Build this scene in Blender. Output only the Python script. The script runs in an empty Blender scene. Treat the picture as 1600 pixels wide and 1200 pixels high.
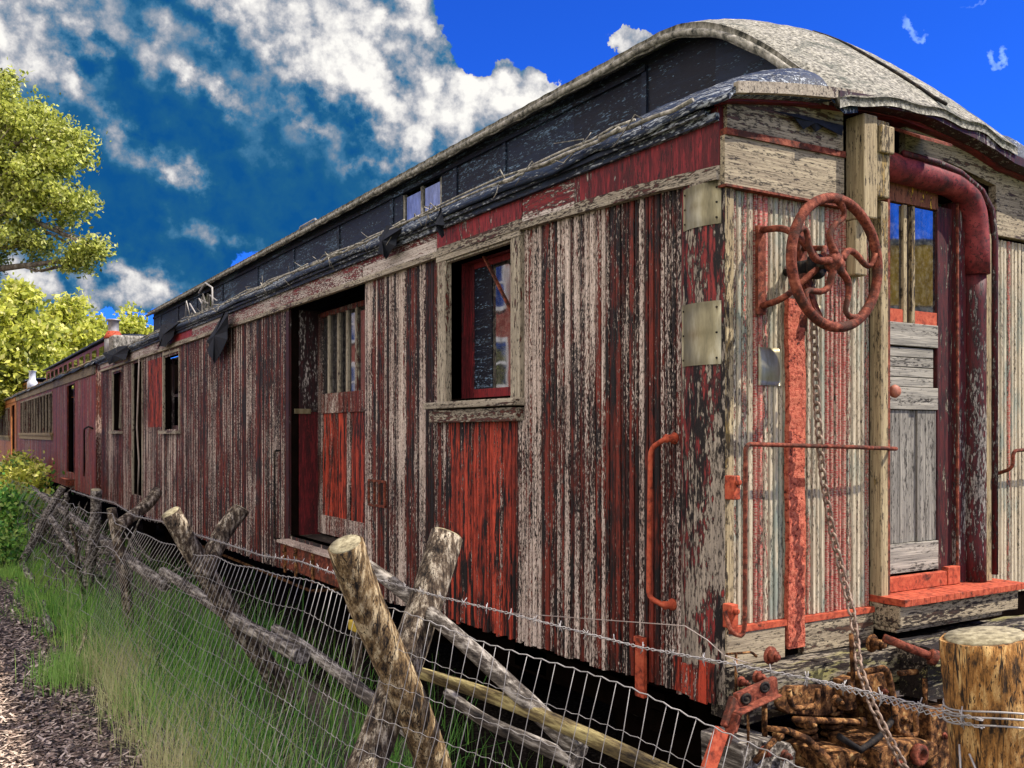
import bpy, math, random
import numpy as np
from mathutils import Vector, Matrix
R = math.radians
random.seed(7); rng = np.random.default_rng(7)
sc = bpy.context.scene
col = sc.collection

# ---------------------------------------------------------------- camera
F = 1480.0; CX, CY = 800.0, 677.0; YAW = R(31.7)
cyw, syw = math.cos(YAW), math.sin(YAW)
CAM = (-3.13, -3.21, 2.1)
cd = bpy.data.cameras.new("camera"); cam = bpy.data.objects.new("camera", cd); col.objects.link(cam)
cam.location = CAM; cam.rotation_euler = (R(90), 0, -YAW)
cd.sensor_width = 36; cd.lens = 36 * F / 1600; cd.shift_y = (677 - 600) / 1600
cd.clip_start = .05; cd.clip_end = 5000
sc.camera = cam
sc.view_settings.view_transform = 'Standard'; sc.view_settings.look = 'None'
sc.view_settings.exposure = 0.68; sc.view_settings.gamma = 1
try:
    sc.cycles.max_bounces = 6; sc.cycles.diffuse_bounces = 3; sc.cycles.transparent_max_bounces = 6
except Exception: pass

# ---------------------------------------------------------------- sun
SUN = Vector((1.3, -1.0, 1.9)).normalized()
sd = bpy.data.lights.new("sun", 'SUN'); sd.energy = 5.0; sd.angle = R(.6); sd.color = (1, .93, .82)
so = bpy.data.objects.new("sun", sd); col.objects.link(so)
so.rotation_euler = SUN.to_track_quat('Z', 'Y').to_euler(); so.location = SUN * 60

# ---------------------------------------------------------------- node helper
class NT:
    def __init__(s, tree): s.t = tree; s.n = tree.nodes; s.l = tree.links
    def new(s, typ, **kw):
        nd = s.n.new(typ)
        for k, v in kw.items(): setattr(nd, k, v)
        return nd
    def put(s, sock, v):
        if isinstance(v, bpy.types.NodeSocket): s.l.new(v, sock)
        elif v is not None:
            if isinstance(v, (tuple, list)) and len(v) == 3 and sock.type == 'RGBA': v = (*v, 1)
            sock.default_value = v
    def math(s, op, a, b=None, c=None, clamp=False):
        nd = s.new('ShaderNodeMath', operation=op, use_clamp=clamp)
        s.put(nd.inputs[0], a)
        if b is not None: s.put(nd.inputs[1], b)
        if c is not None: s.put(nd.inputs[2], c)
        return nd.outputs[0]
    def vmath(s, op, a, b=None, scale=None):
        nd = s.new('ShaderNodeVectorMath', operation=op)
        s.put(nd.inputs[0], a)
        if b is not None: s.put(nd.inputs[1], b)
        if scale is not None: s.put(nd.inputs['Scale'], scale)
        return nd.outputs['Value'] if op in ('LENGTH', 'DOT_PRODUCT') else nd.outputs[0]
    def mix(s, f, a, b, mode='MIX'):
        nd = s.new('ShaderNodeMix', data_type='RGBA', blend_type=mode)
        nd.inputs[0].default_value = 0
        s.put(nd.inputs[0], f); s.put(nd.inputs[6], a); s.put(nd.inputs[7], b)
        return nd.outputs[2]
    def noise(s, vec, scale=1, detail=4, rough=.6, w=None, dist=0):
        nd = s.new('ShaderNodeTexNoise')
        if w is not None:
            nd.noise_dimensions = '4D'; s.put(nd.inputs['W'], w)
        s.put(nd.inputs['Vector'], vec); nd.inputs['Scale'].default_value = scale
        nd.inputs['Detail'].default_value = detail; nd.inputs['Roughness'].default_value = rough
        nd.inputs['Distortion'].default_value = dist
        return nd.outputs[0]
    def maprange(s, v, a, b, c=0, d=1, smooth=False):
        nd = s.new('ShaderNodeMapRange')
        if smooth: nd.interpolation_type = 'SMOOTHSTEP'
        s.put(nd.inputs[0], v)
        for i, x in enumerate((a, b, c, d)): s.put(nd.inputs[i + 1], x)
        return nd.outputs[0]
    def mapping(s, vec, loc=(0, 0, 0), rot=(0, 0, 0), scale=(1, 1, 1), kind='POINT'):
        nd = s.new('ShaderNodeMapping', vector_type=kind)
        s.put(nd.inputs[0], vec)
        nd.inputs[1].default_value = loc; nd.inputs[2].default_value = rot; nd.inputs[3].default_value = scale
        return nd.outputs[0]

# ---------------------------------------------------------------- world: deep blue sky, one great cumulus to the north
W = bpy.data.worlds.new("World"); sc.world = W; W.use_nodes = True
w = NT(W.node_tree); w.n.clear()
sky = w.new('ShaderNodeTexSky', sky_type='NISHITA')
sky.sun_disc = False; sky.sun_elevation = math.asin(SUN.z); sky.sun_rotation = math.atan2(SUN.x, SUN.y)
sky.altitude = 2400; sky.dust_density = .3; sky.ozone_density = 3
SKY_STR = .12
def azel(px, py):
    x = (px - CX) / F; return YAW + math.atan(x), math.atan((CY - py) / F / math.sqrt(1 + x * x))
tc = w.new('ShaderNodeTexCoord').outputs['Generated']
dirv = w.vmath('NORMALIZE', tc)
sx = w.new('ShaderNodeSeparateXYZ'); w.put(sx.inputs[0], dirv)
az = w.math('ARCTAN2', sx.outputs[0], sx.outputs[1]); el = w.math('ARCSINE', sx.outputs[2])
cb = w.new('ShaderNodeCombineXYZ'); w.put(cb.inputs[0], az); w.put(cb.inputs[1], el)
P = cb.outputs[0]
wn = w.new('ShaderNodeTexNoise'); w.put(wn.inputs['Vector'], dirv); wn.inputs['Scale'].default_value = 11; wn.inputs['Detail'].default_value = 9; wn.inputs['Roughness'].default_value = .62
woff = w.vmath('SCALE', w.vmath('SUBTRACT', wn.outputs[1], (.5, .5, .5)), scale=.10)
Pw = w.vmath('ADD', P, woff)
def blob(px, py, rx, ry, rot=0, lo=1.0, hi=.0, amp=1.0, vec=None):
    a, e = azel(px, py)
    m = w.mapping(vec or Pw, (a, e, 0), (0, 0, R(rot)), (rx / F, ry / F, 1), 'TEXTURE')
    d = w.vmath('LENGTH', m)
    return w.maprange(d, hi, lo, amp, 0, True)
def total(lst):
    o = lst[0]
    for x in lst[1:]: o = w.math('ADD', o, x)
    return o
fine = w.noise(dirv, 34, 8, .62); mid = w.noise(dirv, 12, 7, .6)
def vor(vec, sc_):
    nd = w.new('ShaderNodeTexVoronoi', feature='F1'); w.put(nd.inputs['Vector'], vec); nd.inputs['Scale'].default_value = sc_
    return nd.outputs['Distance']
wd3 = w.vmath('ADD', dirv, w.vmath('SCALE', w.vmath('SUBTRACT', wn.outputs[1], (.5, .5, .5)), scale=.07))
def puffs(vec):
    return w.math('ADD', w.math('MULTIPLY', vor(vec, 14), -.66), w.math('MULTIPLY', vor(vec, 36), -.36))
pf = w.math('ADD', puffs(wd3), .50); pf2 = w.math('ADD', puffs(w.vmath('ADD', wd3, (.007, -.003, .010))), .50)
# where there is any cloud at all
body = total([blob(300, 120, 420, 270, 0, 1.05, .7), blob(570, 190, 175, 190, 0, 1.1, .6), blob(640, 200, 170, 110, 0, 1.1, .5), blob(810, 215, 130, 105, 0, 1.1, .5),
              blob(200, 330, 330, 110, 0, 1.1, .4, .6), blob(90, 460, 150, 60, 0, 1.1, .2, .75), blob(220, 450, 95, 50, 0, 1.1, .2, .7), blob(350,425,90,35,0,1.1,.2,.5),
              blob(300, -300, 420, 340, 0, 1.05, .7), blob(-300, 200, 380, 400, 0, 1.05, .7), blob(990, 92, 60, 26, 0, 1.1, .4, .8)])
body = w.math('ADD', w.math('ADD', body, w.math('MULTIPLY', w.math('SUBTRACT', fine, .5), .35)), w.math('MULTIPLY', pf, .9))
bodym = w.maprange(body, .44, .53, 0, 1, True)
# sunlit billows
lit = total([blob(50, 50, 130, 120, 20, 1.2, .1, 1.0), blob(430, 110, 330, 170, -25, 1.2, .0, .34), blob(690, 230, 160, 80, -20, 1.2, .0, .3), blob(430, 10, 330, 90, -20, 1.2, .1, .7), blob(610, 110, 200, 105, -38, 1.2, .1, .8),
             blob(730, 170, 150, 55, -30, 1.2, .1, .55), blob(850, 170, 90, 60, 0, 1.2, .1, .6), blob(200, 215, 150, 30, -30, 1.2, .0, .62),
             blob(300, 260, 60, 26, -40, 1.2, 0, .6), blob(330, 142, 70, 24, -38, 1.2, 0, .7), blob(235, 80, 45, 60, 0, 1.2, 0, .45),
             blob(490, 185, 60, 22, -35, 1.2, 0, .5), blob(580, 275, 60, 32, -10, 1.2, 0, .6), blob(640, 235, 70, 42, 0, 1.2, 0, .45),
             blob(120, 460, 200, 60, 0, 1.2, .1, .85), blob(230, 440, 60, 50, 0, 1.2, .1, .7), blob(370, 385, 160, 24, -8, 1.2, 0, .45), blob(985, 92, 70, 34, 0, 1.1, .4, .8), blob(640, 70, 80, 80, 0, 1.2, .1, .5), blob(690, 150, 120, 60, 0, 1.2, .1, .45), blob(790, 170, 120, 60, 0, 1.2, .2, .5),
             blob(400, -300, 520, 300, 0, 1.1, .3, .6)])
base_ = w.math('MULTIPLY', w.math('MINIMUM', lit, 1.1), .74)
off_ = w.vmath('ADD', dirv, (.012, -.004, .014)); fine2 = w.noise(off_, 34, 8, .62)
det = w.math('ADD', w.math('MULTIPLY', w.math('SUBTRACT', pf, pf2), 1.9), w.math('MULTIPLY', w.math('SUBTRACT', fine, fine2), 1.3))
det = w.math('ADD', det, w.math('ADD', w.math('MULTIPLY', w.math('SUBTRACT', fine, .5), .9), w.math('MULTIPLY', pf, .5)))
amp_ = w.maprange(base_, .05, .5, .25, .85)
lit = w.math('ADD', base_, w.math('MULTIPLY', det, amp_))
lit = w.math('ADD', lit, w.math('MULTIPLY', w.math('SUBTRACT', mid, .5), .55))
litm = w.maprange(lit, -.08, 1.12, 0, 1)
rampn = w.new('ShaderNodeValToRGB'); w.put(rampn.inputs[0], litm)
cr = rampn.color_ramp; cr.elements[0].position = 0; cr.elements[0].color = (.004, .075, .24, 1); cr.elements[1].position = 1; cr.elements[1].color = (.86, .84, .80, 1)
for p_, c_ in ((.18, (.012, .10, .23, 1)), (.31, (.045, .16, .30, 1)), (.45, (.16, .23, .32, 1)), (.62, (.36, .38, .43, 1)), (.80, (.64, .63, .63, 1))):
    e_ = cr.elements.new(p_); e_.color = c_
cloudc = w.vmath('SCALE', rampn.outputs[0], scale=.74 / SKY_STR)
# bright white cloud added in the unseen sky behind the photographer, as fill
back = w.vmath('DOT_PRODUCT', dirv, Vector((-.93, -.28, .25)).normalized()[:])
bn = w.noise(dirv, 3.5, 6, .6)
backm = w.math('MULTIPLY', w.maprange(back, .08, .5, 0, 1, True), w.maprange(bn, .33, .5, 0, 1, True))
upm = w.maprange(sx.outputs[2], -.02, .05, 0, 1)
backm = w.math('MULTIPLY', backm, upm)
# thin wisps in the blue on the right
wis = total([blob(1440, 45, 26, 7, -50, 1.3, 0, .5), blob(1448, 60, 16, 6, -20, 1.3, 0, .3),
             blob(1546, 88, 9, 20, 0, 1.3, 0, .55), blob(1582, 82, 9, 16, 20, 1.3, 0, .55), blob(1568, 100, 22, 6, 10, 1.3, 0, .5), blob(1505, 4, 30, 5, 0, 1.3, 0, .3)])
wisn = w.maprange(w.math('ADD', wis, w.math('MULTIPLY', w.math('SUBTRACT', fine, .5), .8)), .2, .75, 0, .75)
skyc = w.mix(1.0, sky.outputs[0], (.09, .37, 1.22), 'MULTIPLY')
c1 = w.mix(wisn, skyc, tuple(x / SKY_STR for x in (.35, .55, .9)))
c2 = w.mix(bodym, c1, cloudc)
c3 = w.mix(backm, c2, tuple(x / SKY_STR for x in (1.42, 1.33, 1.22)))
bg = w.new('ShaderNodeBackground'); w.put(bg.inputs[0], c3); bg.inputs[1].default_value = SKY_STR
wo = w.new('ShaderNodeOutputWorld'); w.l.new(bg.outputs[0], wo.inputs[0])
try: W.cycles.sampling_method = 'MANUAL'; W.cycles.sample_map_resolution = 1024
except Exception: pass

# ---------------------------------------------------------------- picture ray -> point on a real plane
def ray(px, py):
    r = (px - CX) / F; u = (CY - py) / F
    return cyw * r + syw, -syw * r + cyw, u
def S(px, py, x=0.0):
    d = ray(px, py); t = (x - CAM[0]) / d[0]; return Vector((x, CAM[1] + t * d[1], CAM[2] + t * d[2]))
def E(px, py, y=0.0):
    d = ray(px, py); t = (y - CAM[1]) / d[1]; return Vector((CAM[0] + t * d[0], y, CAM[2] + t * d[2]))

# ---------------------------------------------------------------- materials
M = {}
def base_mat(name):
    m = bpy.data.materials.new(name); m.use_nodes = True
    t = NT(m.node_tree); t.n.clear()
    b = t.new('ShaderNodeBsdfPrincipled'); o = t.new('ShaderNodeOutputMaterial'); t.l.new(b.outputs[0], o.inputs[0])
    M[name] = m
    return t, b
def attr(t, name='rnd'):
    return t.new('ShaderNodeAttribute', attribute_name=name).outputs['Fac']
def objco(t): return t.new('ShaderNodeTexCoord').outputs['Object']

def peel(name, paint=((.012, .003, .002), (.17, .023, .012)), bare=((.60, .49, .44), (.34, .25, .21)), dark=(.008, .005, .005),
         cover=.5, axis='z', brd=.35, rough=.75, moss=None, long=1.0, size=1.0, craze=False, bump=.5, blackish=.0, grit=.9, flake=.5):
    """peeling paint over weathered wood; the wood grain runs along axis"""
    t, b = base_mat(name)
    co = objco(t); r = attr(t)
    ai = 'xyz'.index(axis)
    def sv(across, along):
        v = [across] * 3; v[ai] = along; return tuple(v)
    wv = t.math('MULTIPLY', r, 31.7)
    big = t.noise(t.mapping(co, scale=sv(1.6, .8)), 1, 3, .6)
    a = t.noise(t.mapping(co, scale=sv(36 / size, 2.0 / size / long)), 1, 5, .62, wv)
    f = t.noise(t.mapping(co, scale=sv(105 / size, 27 / size)), 1, 4, .66, wv)
    m = t.math('ADD', t.math('MULTIPLY', a, 1 - flake), t.math('MULTIPLY', f, flake))
    m = t.math('ADD', m, t.math('MULTIPLY', t.math('SUBTRACT', r, .5), brd))
    m = t.math('ADD', m, t.math('MULTIPLY', t.math('SUBTRACT', big, .5), .26))
    m = t.math('ADD', m, cover - .5 + .0)
    mask = t.maprange(m, .492, .508)                         # 1 = paint still there
    rim = t.math('SUBTRACT', 1, t.maprange(t.math('ABSOLUTE', t.math('SUBTRACT', m, .490)), .005, .030), clamp=True)
    gr_ = t.noise(t.mapping(co, scale=sv(150 / size, 40 / size)), 1, 4, .7, wv)
    grime = t.maprange(t.math('ADD', t.math('MULTIPLY', gr_, .6), t.math('MULTIPLY', a, .4)), .40, .47, grit, 0)
    grain = t.noise(t.mapping(co, scale=sv(170, 5)), 1, 6, .7, wv)
    g2 = t.noise(t.mapping(co, scale=sv(40, 1.2)), 1, 3, .6, wv)
    cb_ = t.mix(t.maprange(grain, .32, .60), bare[1], bare[0])
    cb_ = t.mix(t.maprange(g2, .35, .65, 0, .45), cb_, tuple(x * .55 for x in bare[1]))
    crack = t.maprange(grain, .30, .37, 1, 0)
    cb_ = t.mix(t.math('MULTIPLY', crack, .85), cb_, dark)
    pn = t.noise(t.mapping(co, scale=sv(55, 7)), 1, 6, .72, wv)
    pn = t.math('ADD', pn, t.math('MULTIPLY', t.math('SUBTRACT', t.math('FRACT', t.math('MULTIPLY', r, 7.13)), .5), .22))
    cp = t.mix(t.maprange(pn, .40, .62), paint[0], paint[1])
    if craze:
        vz = t.new('ShaderNodeTexVoronoi', feature='DISTANCE_TO_EDGE'); t.put(vz.inputs['Vector'], t.mapping(co, scale=sv(30, 110))); vz.inputs['Scale'].default_value = 1
        cz = t.maprange(vz.outputs[0], .0, .16, 1, 0)
        cp = t.mix(t.math('MULTIPLY', cz, .8), cp, tuple(x * .6 for x in bare[0]))
    if blackish:
        bk = t.noise(t.mapping(co, scale=sv(18, 2.5)), 1, 5, .7)
        cp = t.mix(t.maprange(bk, .62 - blackish, .68 - blackish), cp, dark)
    if moss:
        mn = t.noise(t.mapping(co, scale=sv(9, 2)), 1, 6, .7)
        cb_ = t.mix(t.maprange(mn, .5, .62, 0, .8), cb_, moss)
    c = t.mix(mask, cb_, cp)
    c = t.mix(t.math('MULTIPLY', rim, .9), c, dark)
    c = t.mix(grime, c, dark)
    t.put(b.inputs['Base Color'], c)
    t.put(b.inputs['Roughness'], t.maprange(mask, 0, 1, .88, rough - .15)); b.inputs['Specular IOR Level'].default_value = .25
    h = t.math('ADD', t.math('MULTIPLY', mask, .5), t.math('MULTIPLY', grain, .8))
    bp = t.new('ShaderNodeBump'); bp.inputs['Strength'].default_value = bump; bp.inputs['Distance'].default_value = .004
    t.put(bp.inputs['Height'], h); t.l.new(bp.outputs[0], b.inputs['Normal'])
    return M[name]

def mottled(name, cols, scale=20, stretch=(1, 1, 1), rough=.8, metal=0, bump=.4, dist=.004, detail=6, speck=None, lo=.3, hi=.7, spec=.3, stain=None, crack=None):
    t, b = base_mat(name)
    co = objco(t); r = attr(t)
    n = t.noise(t.mapping(co, scale=stretch), scale, detail, .68, t.math('MULTIPLY', r, 9.1))
    rp = t.new('ShaderNodeValToRGB'); t.put(rp.inputs[0], t.maprange(n, lo, hi))
    cr = rp.color_ramp
    cr.elements[0].color = (*cols[0], 1); cr.elements[1].color = (*cols[-1], 1)
    for i, c in enumerate(cols[1:-1]):
        e_ = cr.elements.new((i + 1) / (len(cols) - 1)); e_.color = (*c, 1)
    c = rp.outputs[0]
    if speck:
        s = t.noise(t.mapping(co, scale=stretch), scale * 5, 3, .6)
        c = t.mix(t.maprange(s, .58, .62), c, speck)
    if crack:
        k_ = t.noise(t.mapping(co, scale=crack), 1, 3, .55, None, .4)
        c = t.mix(t.maprange(t.math('ABSOLUTE', t.math('SUBTRACT', k_, .5)), .004, .016, .95, 0), c, (.006, .004, .003))
    if stain:
        s = t.noise(co, stain[0], 6, .65, None, .6); c = t.mix(t.maprange(s, stain[2], stain[3], 0, .9), c, stain[1])
    t.put(b.inputs['Base Color'], c); b.inputs['Roughness'].default_value = rough; b.inputs['Metallic'].default_value = metal
    b.inputs['Specular IOR Level'].default_value = spec
    bp = t.new('ShaderNodeBump'); bp.inputs['Strength'].default_value = bump; bp.inputs['Distance'].default_value = dist
    t.put(bp.inputs['Height'], n); t.l.new(bp.outputs[0], b.inputs['Normal'])
    return M[name]

BARE = ((.80, .665, .57), (.33, .22, .17))
peel('side_paint', bare=BARE, cover=.505, brd=.15, size=.60, flake=.56, long=2.0, blackish=.12)
peel('side_red', paint=((.12, .012, .006), (.50, .062, .030)), bare=BARE, cover=.60, brd=.1, blackish=.12, size=.6, long=1.5)
peel('letter_bare', paint=((.09, .012, .012), (.24, .025, .022)), bare=((.74, .65, .58), (.30, .22, .18)), cover=.47, axis='y', brd=.15, size=.95, long=.5, flake=.65)
peel('letter_red', paint=((.07, .007, .008), (.30, .024, .028)), bare=((.66, .57, .50), (.30, .22, .18)), cover=.59, axis='z', brd=.1, size=1.3, long=.5)
peel('letter_mix', paint=((.05, .006, .008), (.22, .020, .020)), bare=((.72, .62, .54), (.30, .22, .18)), cover=.48, axis='y', brd=.1, size=1.2, long=.4)
peel('trim_side', paint=((.03, .01, .008), (.16, .03, .02)), bare=((.52, .45, .34), (.17, .13, .09)), cover=.44, brd=.1, axis='z', size=1.3)
peel('trim_side_h', paint=((.02, .01, .008), (.10, .03, .02)), bare=((.50, .43, .33), (.15, .115, .085)), cover=.45, brd=.1, axis='y', size=1.3)
peel('corner_paint', paint=((.03, .006, .008), (.30, .035, .03)), bare=((.46, .38, .29), (.16, .13, .11)), cover=.47, brd=0, size=1.5, long=.35, bump=.9, blackish=.14)
peel('jamb_paint', paint=((.012, .006, .008), (.05, .008, .010)), bare=((.50, .44, .42), (.2, .17, .15)), cover=.55, brd=.05, size=1.4, long=.4)
peel('door_dark', paint=((.012, .006, .007), (.08, .014, .014)), bare=((.36, .30, .22), (.2, .16, .12)), cover=.56, brd=0, size=1.2, long=.4)
peel('jamb_red', paint=((.05, .006, .008), (.20, .014, .018)), bare=BARE, cover=.75, size=1.4)
ENDB = ((.66, .57, .41), (.30, .23, .15))
peel('end_cream', paint=((.20, .05, .035), (.46, .11, .075)), bare=ENDB, cover=.42, brd=.22, craze=True, size=.8, moss=(.20, .24, .20))
peel('end_red', paint=((.28, .045, .035), (.55, .13, .10)), bare=ENDB, cover=.545, brd=.35, craze=True, size=.9)
peel('end_pink', paint=((.28, .045, .035), (.50, .12, .09)), bare=ENDB, cover=.60, brd=.12, craze=True, size=.9)
peel('end_plank', paint=((.02, .012, .01), (.10, .05, .03)), bare=((.46, .38, .25), (.15, .11, .075)), cover=.44, brd=.06, axis='x', size=1.3)
peel('end_timber', paint=((.02, .014, .01), (.30, .20, .06)), bare=((.50, .40, .23), (.16, .11, .06)), cover=.40, brd=.1, axis='z', size=1.6)
peel('beam_wood', paint=((.006, .005, .005), (.03, .02, .016)), bare=((.34, .29, .22), (.07, .055, .04)), cover=.51, brd=.1, axis='x', size=1.5, bump=1.0, moss=(.22, .20, .06))
peel('cornice_red', paint=((.05, .008, .010), (.22, .022, .026)), bare=ENDB, cover=.62, axis='x', brd=0)
peel('car_red', paint=((.07, .012, .006), (.34, .060, .030)), bare=((.52, .36, .29), (.25, .15, .12)), cover=.545, brd=.18, size=1.6)
peel('car_orange', paint=((.30, .09, .03), (.56, .22, .07)), bare=((.55, .40, .25), (.3, .2, .1)), cover=.70, brd=.1)
peel('roof_felt', paint=((.006, .010, .020), (.02, .035, .07)), bare=((.52, .54, .54), (.13, .17, .24)), cover=.53, brd=0, axis='y', size=1.3, long=.8, bump=.9, flake=.6)
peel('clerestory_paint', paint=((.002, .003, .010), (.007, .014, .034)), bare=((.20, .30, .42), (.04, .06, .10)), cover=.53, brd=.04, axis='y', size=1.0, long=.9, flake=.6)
peel('door_wood', paint=((.30, .18, .02), (.60, .38, .04)), bare=((.34, .31, .26), (.07, .065, .06)), cover=.30, brd=.05, axis='z', size=1.6)
peel('door_wood_h', paint=((.42, .24, .02), (.60, .38, .04)), bare=((.44, .40, .33), (.10, .095, .085)), cover=.2, brd=.05, axis='x', size=1.6)
peel('yellow_transom', paint=((.42, .20, .02), (.72, .42, .04)), bare=((.30, .12, .06), (.12, .03, .02)), cover=.55, axis='z', size=1.4)
peel('hood_side', paint=((.016, .005, .007), (.09, .012, .014)), bare=((.36, .32, .28), (.18, .15, .13)), cover=.55, brd=0, axis='z', size=1.1, long=.3, bump=.8, flake=.5)
mottled('hood_red', [(.04, .006, .006), (.17, .020, .020), (.30, .05, .045)], 14, rough=.7, bump=.6, speck=(.05, .01, .01), spec=.3, stain=(7, (.02, .006, .006), .55, .68))
mottled('rust_red', [(.02, .006, .004), (.15, .034, .018), (.30, .09, .05)], 34, rough=.85, bump=1.0, dist=.008, spec=.2, lo=.34, hi=.66, stain=(11, (.05, .022, .014), .50, .60))
mottled('rust_bright', [(.08, .015, .008), (.38, .062, .026), (.48, .12, .055)], 30, rough=.8, bump=.8, stain=(14, (.03, .008, .005), .56, .66))
mottled('strap_red', [(.02, .006, .004), (.36, .065, .035), (.50, .14, .08)], 60, rough=.9, bump=1.0, dist=.01, lo=.36, hi=.56)
mottled('rust_dark', [(.014, .007, .004), (.06, .026, .012), (.24, .11, .04), (.46, .30, .13)], 22, spec=.1, rough=.95, bump=1.0, dist=.012, lo=.36, hi=.68, speck=None, stain=(30, (.005, .004, .003), .54, .62))
mottled('iron_black', [(.003, .003, .004), (.012, .010, .010), (.07, .05, .03)], 30, rough=.8, bump=.6, spec=.15)
mottled('chain_iron', [(.06, .04, .03), (.22, .15, .11), (.32, .24, .18)], 40, rough=.6, metal=.3)
mottled('tin_patch', [(.07, .06, .035), (.22, .19, .11), (.40, .37, .27)], 9, stretch=(1, 1, .25), rough=.42, metal=.55, bump=.15)
mottled('canvas', [(.03, .028, .02), (.22, .205, .165), (.45, .42, .34)], 46, rough=.95, bump=1.0, dist=.016, lo=.36, hi=.62, stain=(3.2, (.05, .06, .045), .52, .66))
mottled('roof_edge', [(.03, .03, .025), (.22, .20, .16), (.46, .42, .36)], 46, lo=.36, hi=.64, stretch=(1, .5, .3), rough=.9, bump=.6)
mottled('tar_cloth', [(.003, .004, .008), (.010, .013, .022)], 20, rough=.8)
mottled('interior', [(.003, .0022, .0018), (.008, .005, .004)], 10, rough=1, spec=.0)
mottled('underframe_shade', [(.002, .0015, .001), (.007, .004, .003)], 10, rough=1, spec=.0)  # near-black colour carries the shade on the parts under the cars
mottled('wire', [(.16, .145, .14), (.46, .43, .41)], 8, rough=.55, metal=.25)
mottled('wire_rust', [(.22, .16, .13), (.42, .36, .32)], 8, rough=.6, metal=.2)
mottled('knob_rust', [(.20, .06, .03), (.42, .16, .10)], 30, rough=.6)
mottled('ochre', [(.35, .23, .03), (.62, .44, .06)], 20, rough=.85)
mottled('pipe_metal', [(.20, .18, .17), (.42, .40, .38)], 12, rough=.6, metal=.3)
mottled('white_metal', [(.45, .46, .48), (.75, .76, .80)], 9, rough=.5)
mottled('brick', [(.22, .05, .03), (.36, .10, .06)], 14, rough=.9)
mottled('cream_paint', [(.62, .60, .52), (.75, .72, .64)], 3, rough=.7)
mottled('roof_tin', [(.10, .12, .14), (.18, .2, .22)], 3, rough=.6)
mottled('yellow_paint', [(.60, .34, .02), (.75, .48, .03)], 4, rough=.6)
mottled('grey_paint', [(.16, .18, .20), (.30, .32, .33)], 3, rough=.8)
mottled('bark_pale', [(.05, .035, .02), (.22, .17, .11), (.48, .42, .32)], 11, stretch=(1, 1, .35), rough=.95, bump=1.0, dist=.01)
def bark(name, cols, longaxis_scale, speck=None):
    mottled(name, cols, 34, stretch=(1, 1, longaxis_scale), rough=.95, bump=1.0, dist=.02, lo=.38, hi=.62, speck=speck, crack=(22, 22, 2.0))
bark('log_bark', [(.008, .006, .005), (.10, .07, .045), (.46, .39, .29)], .4, speck=(.05, .03, .02))
mottled('rail_gold', [(.015, .01, .006), (.13, .095, .04), (.40, .33, .14)], 34, stretch=(1, .12, 1), rough=.95, bump=1.0, dist=.015, lo=.36, hi=.62)
bark('post_gold', [(.02, .011, .005), (.28, .125, .030), (.52, .32, .12)], .3, speck=(.05, .025, .01))
bark('log_gold', [(.012, .008, .005), (.17, .105, .045), (.50, .39, .23)], .3, speck=(.03, .015, .008))
mottled('rail_grey', [(.008, .006, .005), (.08, .065, .052), (.38, .34, .29)], 38, stretch=(1, .12, 1), rough=.95, bump=1.0, dist=.015, lo=.36, hi=.62)
mottled('log_end', [(.04, .03, .02), (.26, .22, .13), (.46, .41, .27)], 40, rough=.9, bump=.6)

t, b = base_mat('glass')
lw = t.new('ShaderNodeLayerWeight'); lw.inputs[0].default_value = .35
gl = t.new('ShaderNodeBsdfGlossy'); gl.inputs['Roughness'].default_value = .03; t.put(gl.inputs[0], t.mix(t.maprange(t.noise(t.mapping(objco(t), scale=(1, 1, .3)), 16, 6, .7), .35, .7), (.62, .64, .66), (.30, .29, .28)))
df = t.new('ShaderNodeBsdfDiffuse'); t.put(df.inputs[0], t.mix(t.maprange(t.noise(objco(t), 30, 6, .7), .45, .7), (.012, .012, .016), (.14, .13, .11)))
nb = t.new('ShaderNodeBump'); nb.inputs['Strength'].default_value = .06; nb.inputs['Distance'].default_value = .02
t.put(nb.inputs['Height'], t.noise(objco(t), 2.2, 2)); t.l.new(nb.outputs[0], gl.inputs['Normal'])
mx = t.new('ShaderNodeMixShader'); t.put(mx.inputs[0], t.maprange(lw.outputs['Fresnel'], 0, 1, .45, 1.0))
t.l.new(df.outputs[0], mx.inputs[1]); t.l.new(gl.outputs[0], mx.inputs[2])
for nd in t.n:
    if nd.type == 'OUTPUT_MATERIAL': t.l.new(mx.outputs[0], nd.inputs[0])

def leafmat(name, cols, trans=.5):
    t, b = base_mat(name)
    r = attr(t)
    rp = t.new('ShaderNodeValToRGB'); t.put(rp.inputs[0], r); cr = rp.color_ramp
    cr.elements[0].color = (*cols[0], 1); cr.elements[1].color = (*cols[-1], 1)
    for i, c in enumerate(cols[1:-1]):
        e_ = cr.elements.new((i + 1) / (len(cols) - 1)); e_.color = (*c, 1)
    t.put(b.inputs['Base Color'], rp.outputs[0]); b.inputs['Roughness'].default_value = .55; b.inputs['Specular IOR Level'].default_value = .4
    tr = t.new('ShaderNodeBsdfTranslucent'); t.put(tr.inputs[0], rp.outputs[0])
    mx = t.new('ShaderNodeMixShader'); mx.inputs[0].default_value = trans
    t.l.new(b.outputs[0], mx.inputs[1]); t.l.new(tr.outputs[0], mx.inputs[2])
    for nd in t.n:
        if nd.type == 'OUTPUT_MATERIAL': t.l.new(mx.outputs[0], nd.inputs[0])
leafmat('leaf_near', [(.06, .075, .01), (.30, .34, .045), (.60, .62, .12), (.78, .76, .30)], .45)
leafmat('leaf_far', [(.12, .14, .02), (.38, .42, .05), (.66, .66, .10), (.82, .76, .28)], .45)
leafmat('grass', [(.02, .07, .012), (.09, .28, .04), (.26, .48, .09), (.42, .54, .18), (.70, .60, .34)], .4)
leafmat('weed', [(.02, .06, .012), (.09, .28, .04), (.28, .50, .08), (.46, .56, .14)], .4)
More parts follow.
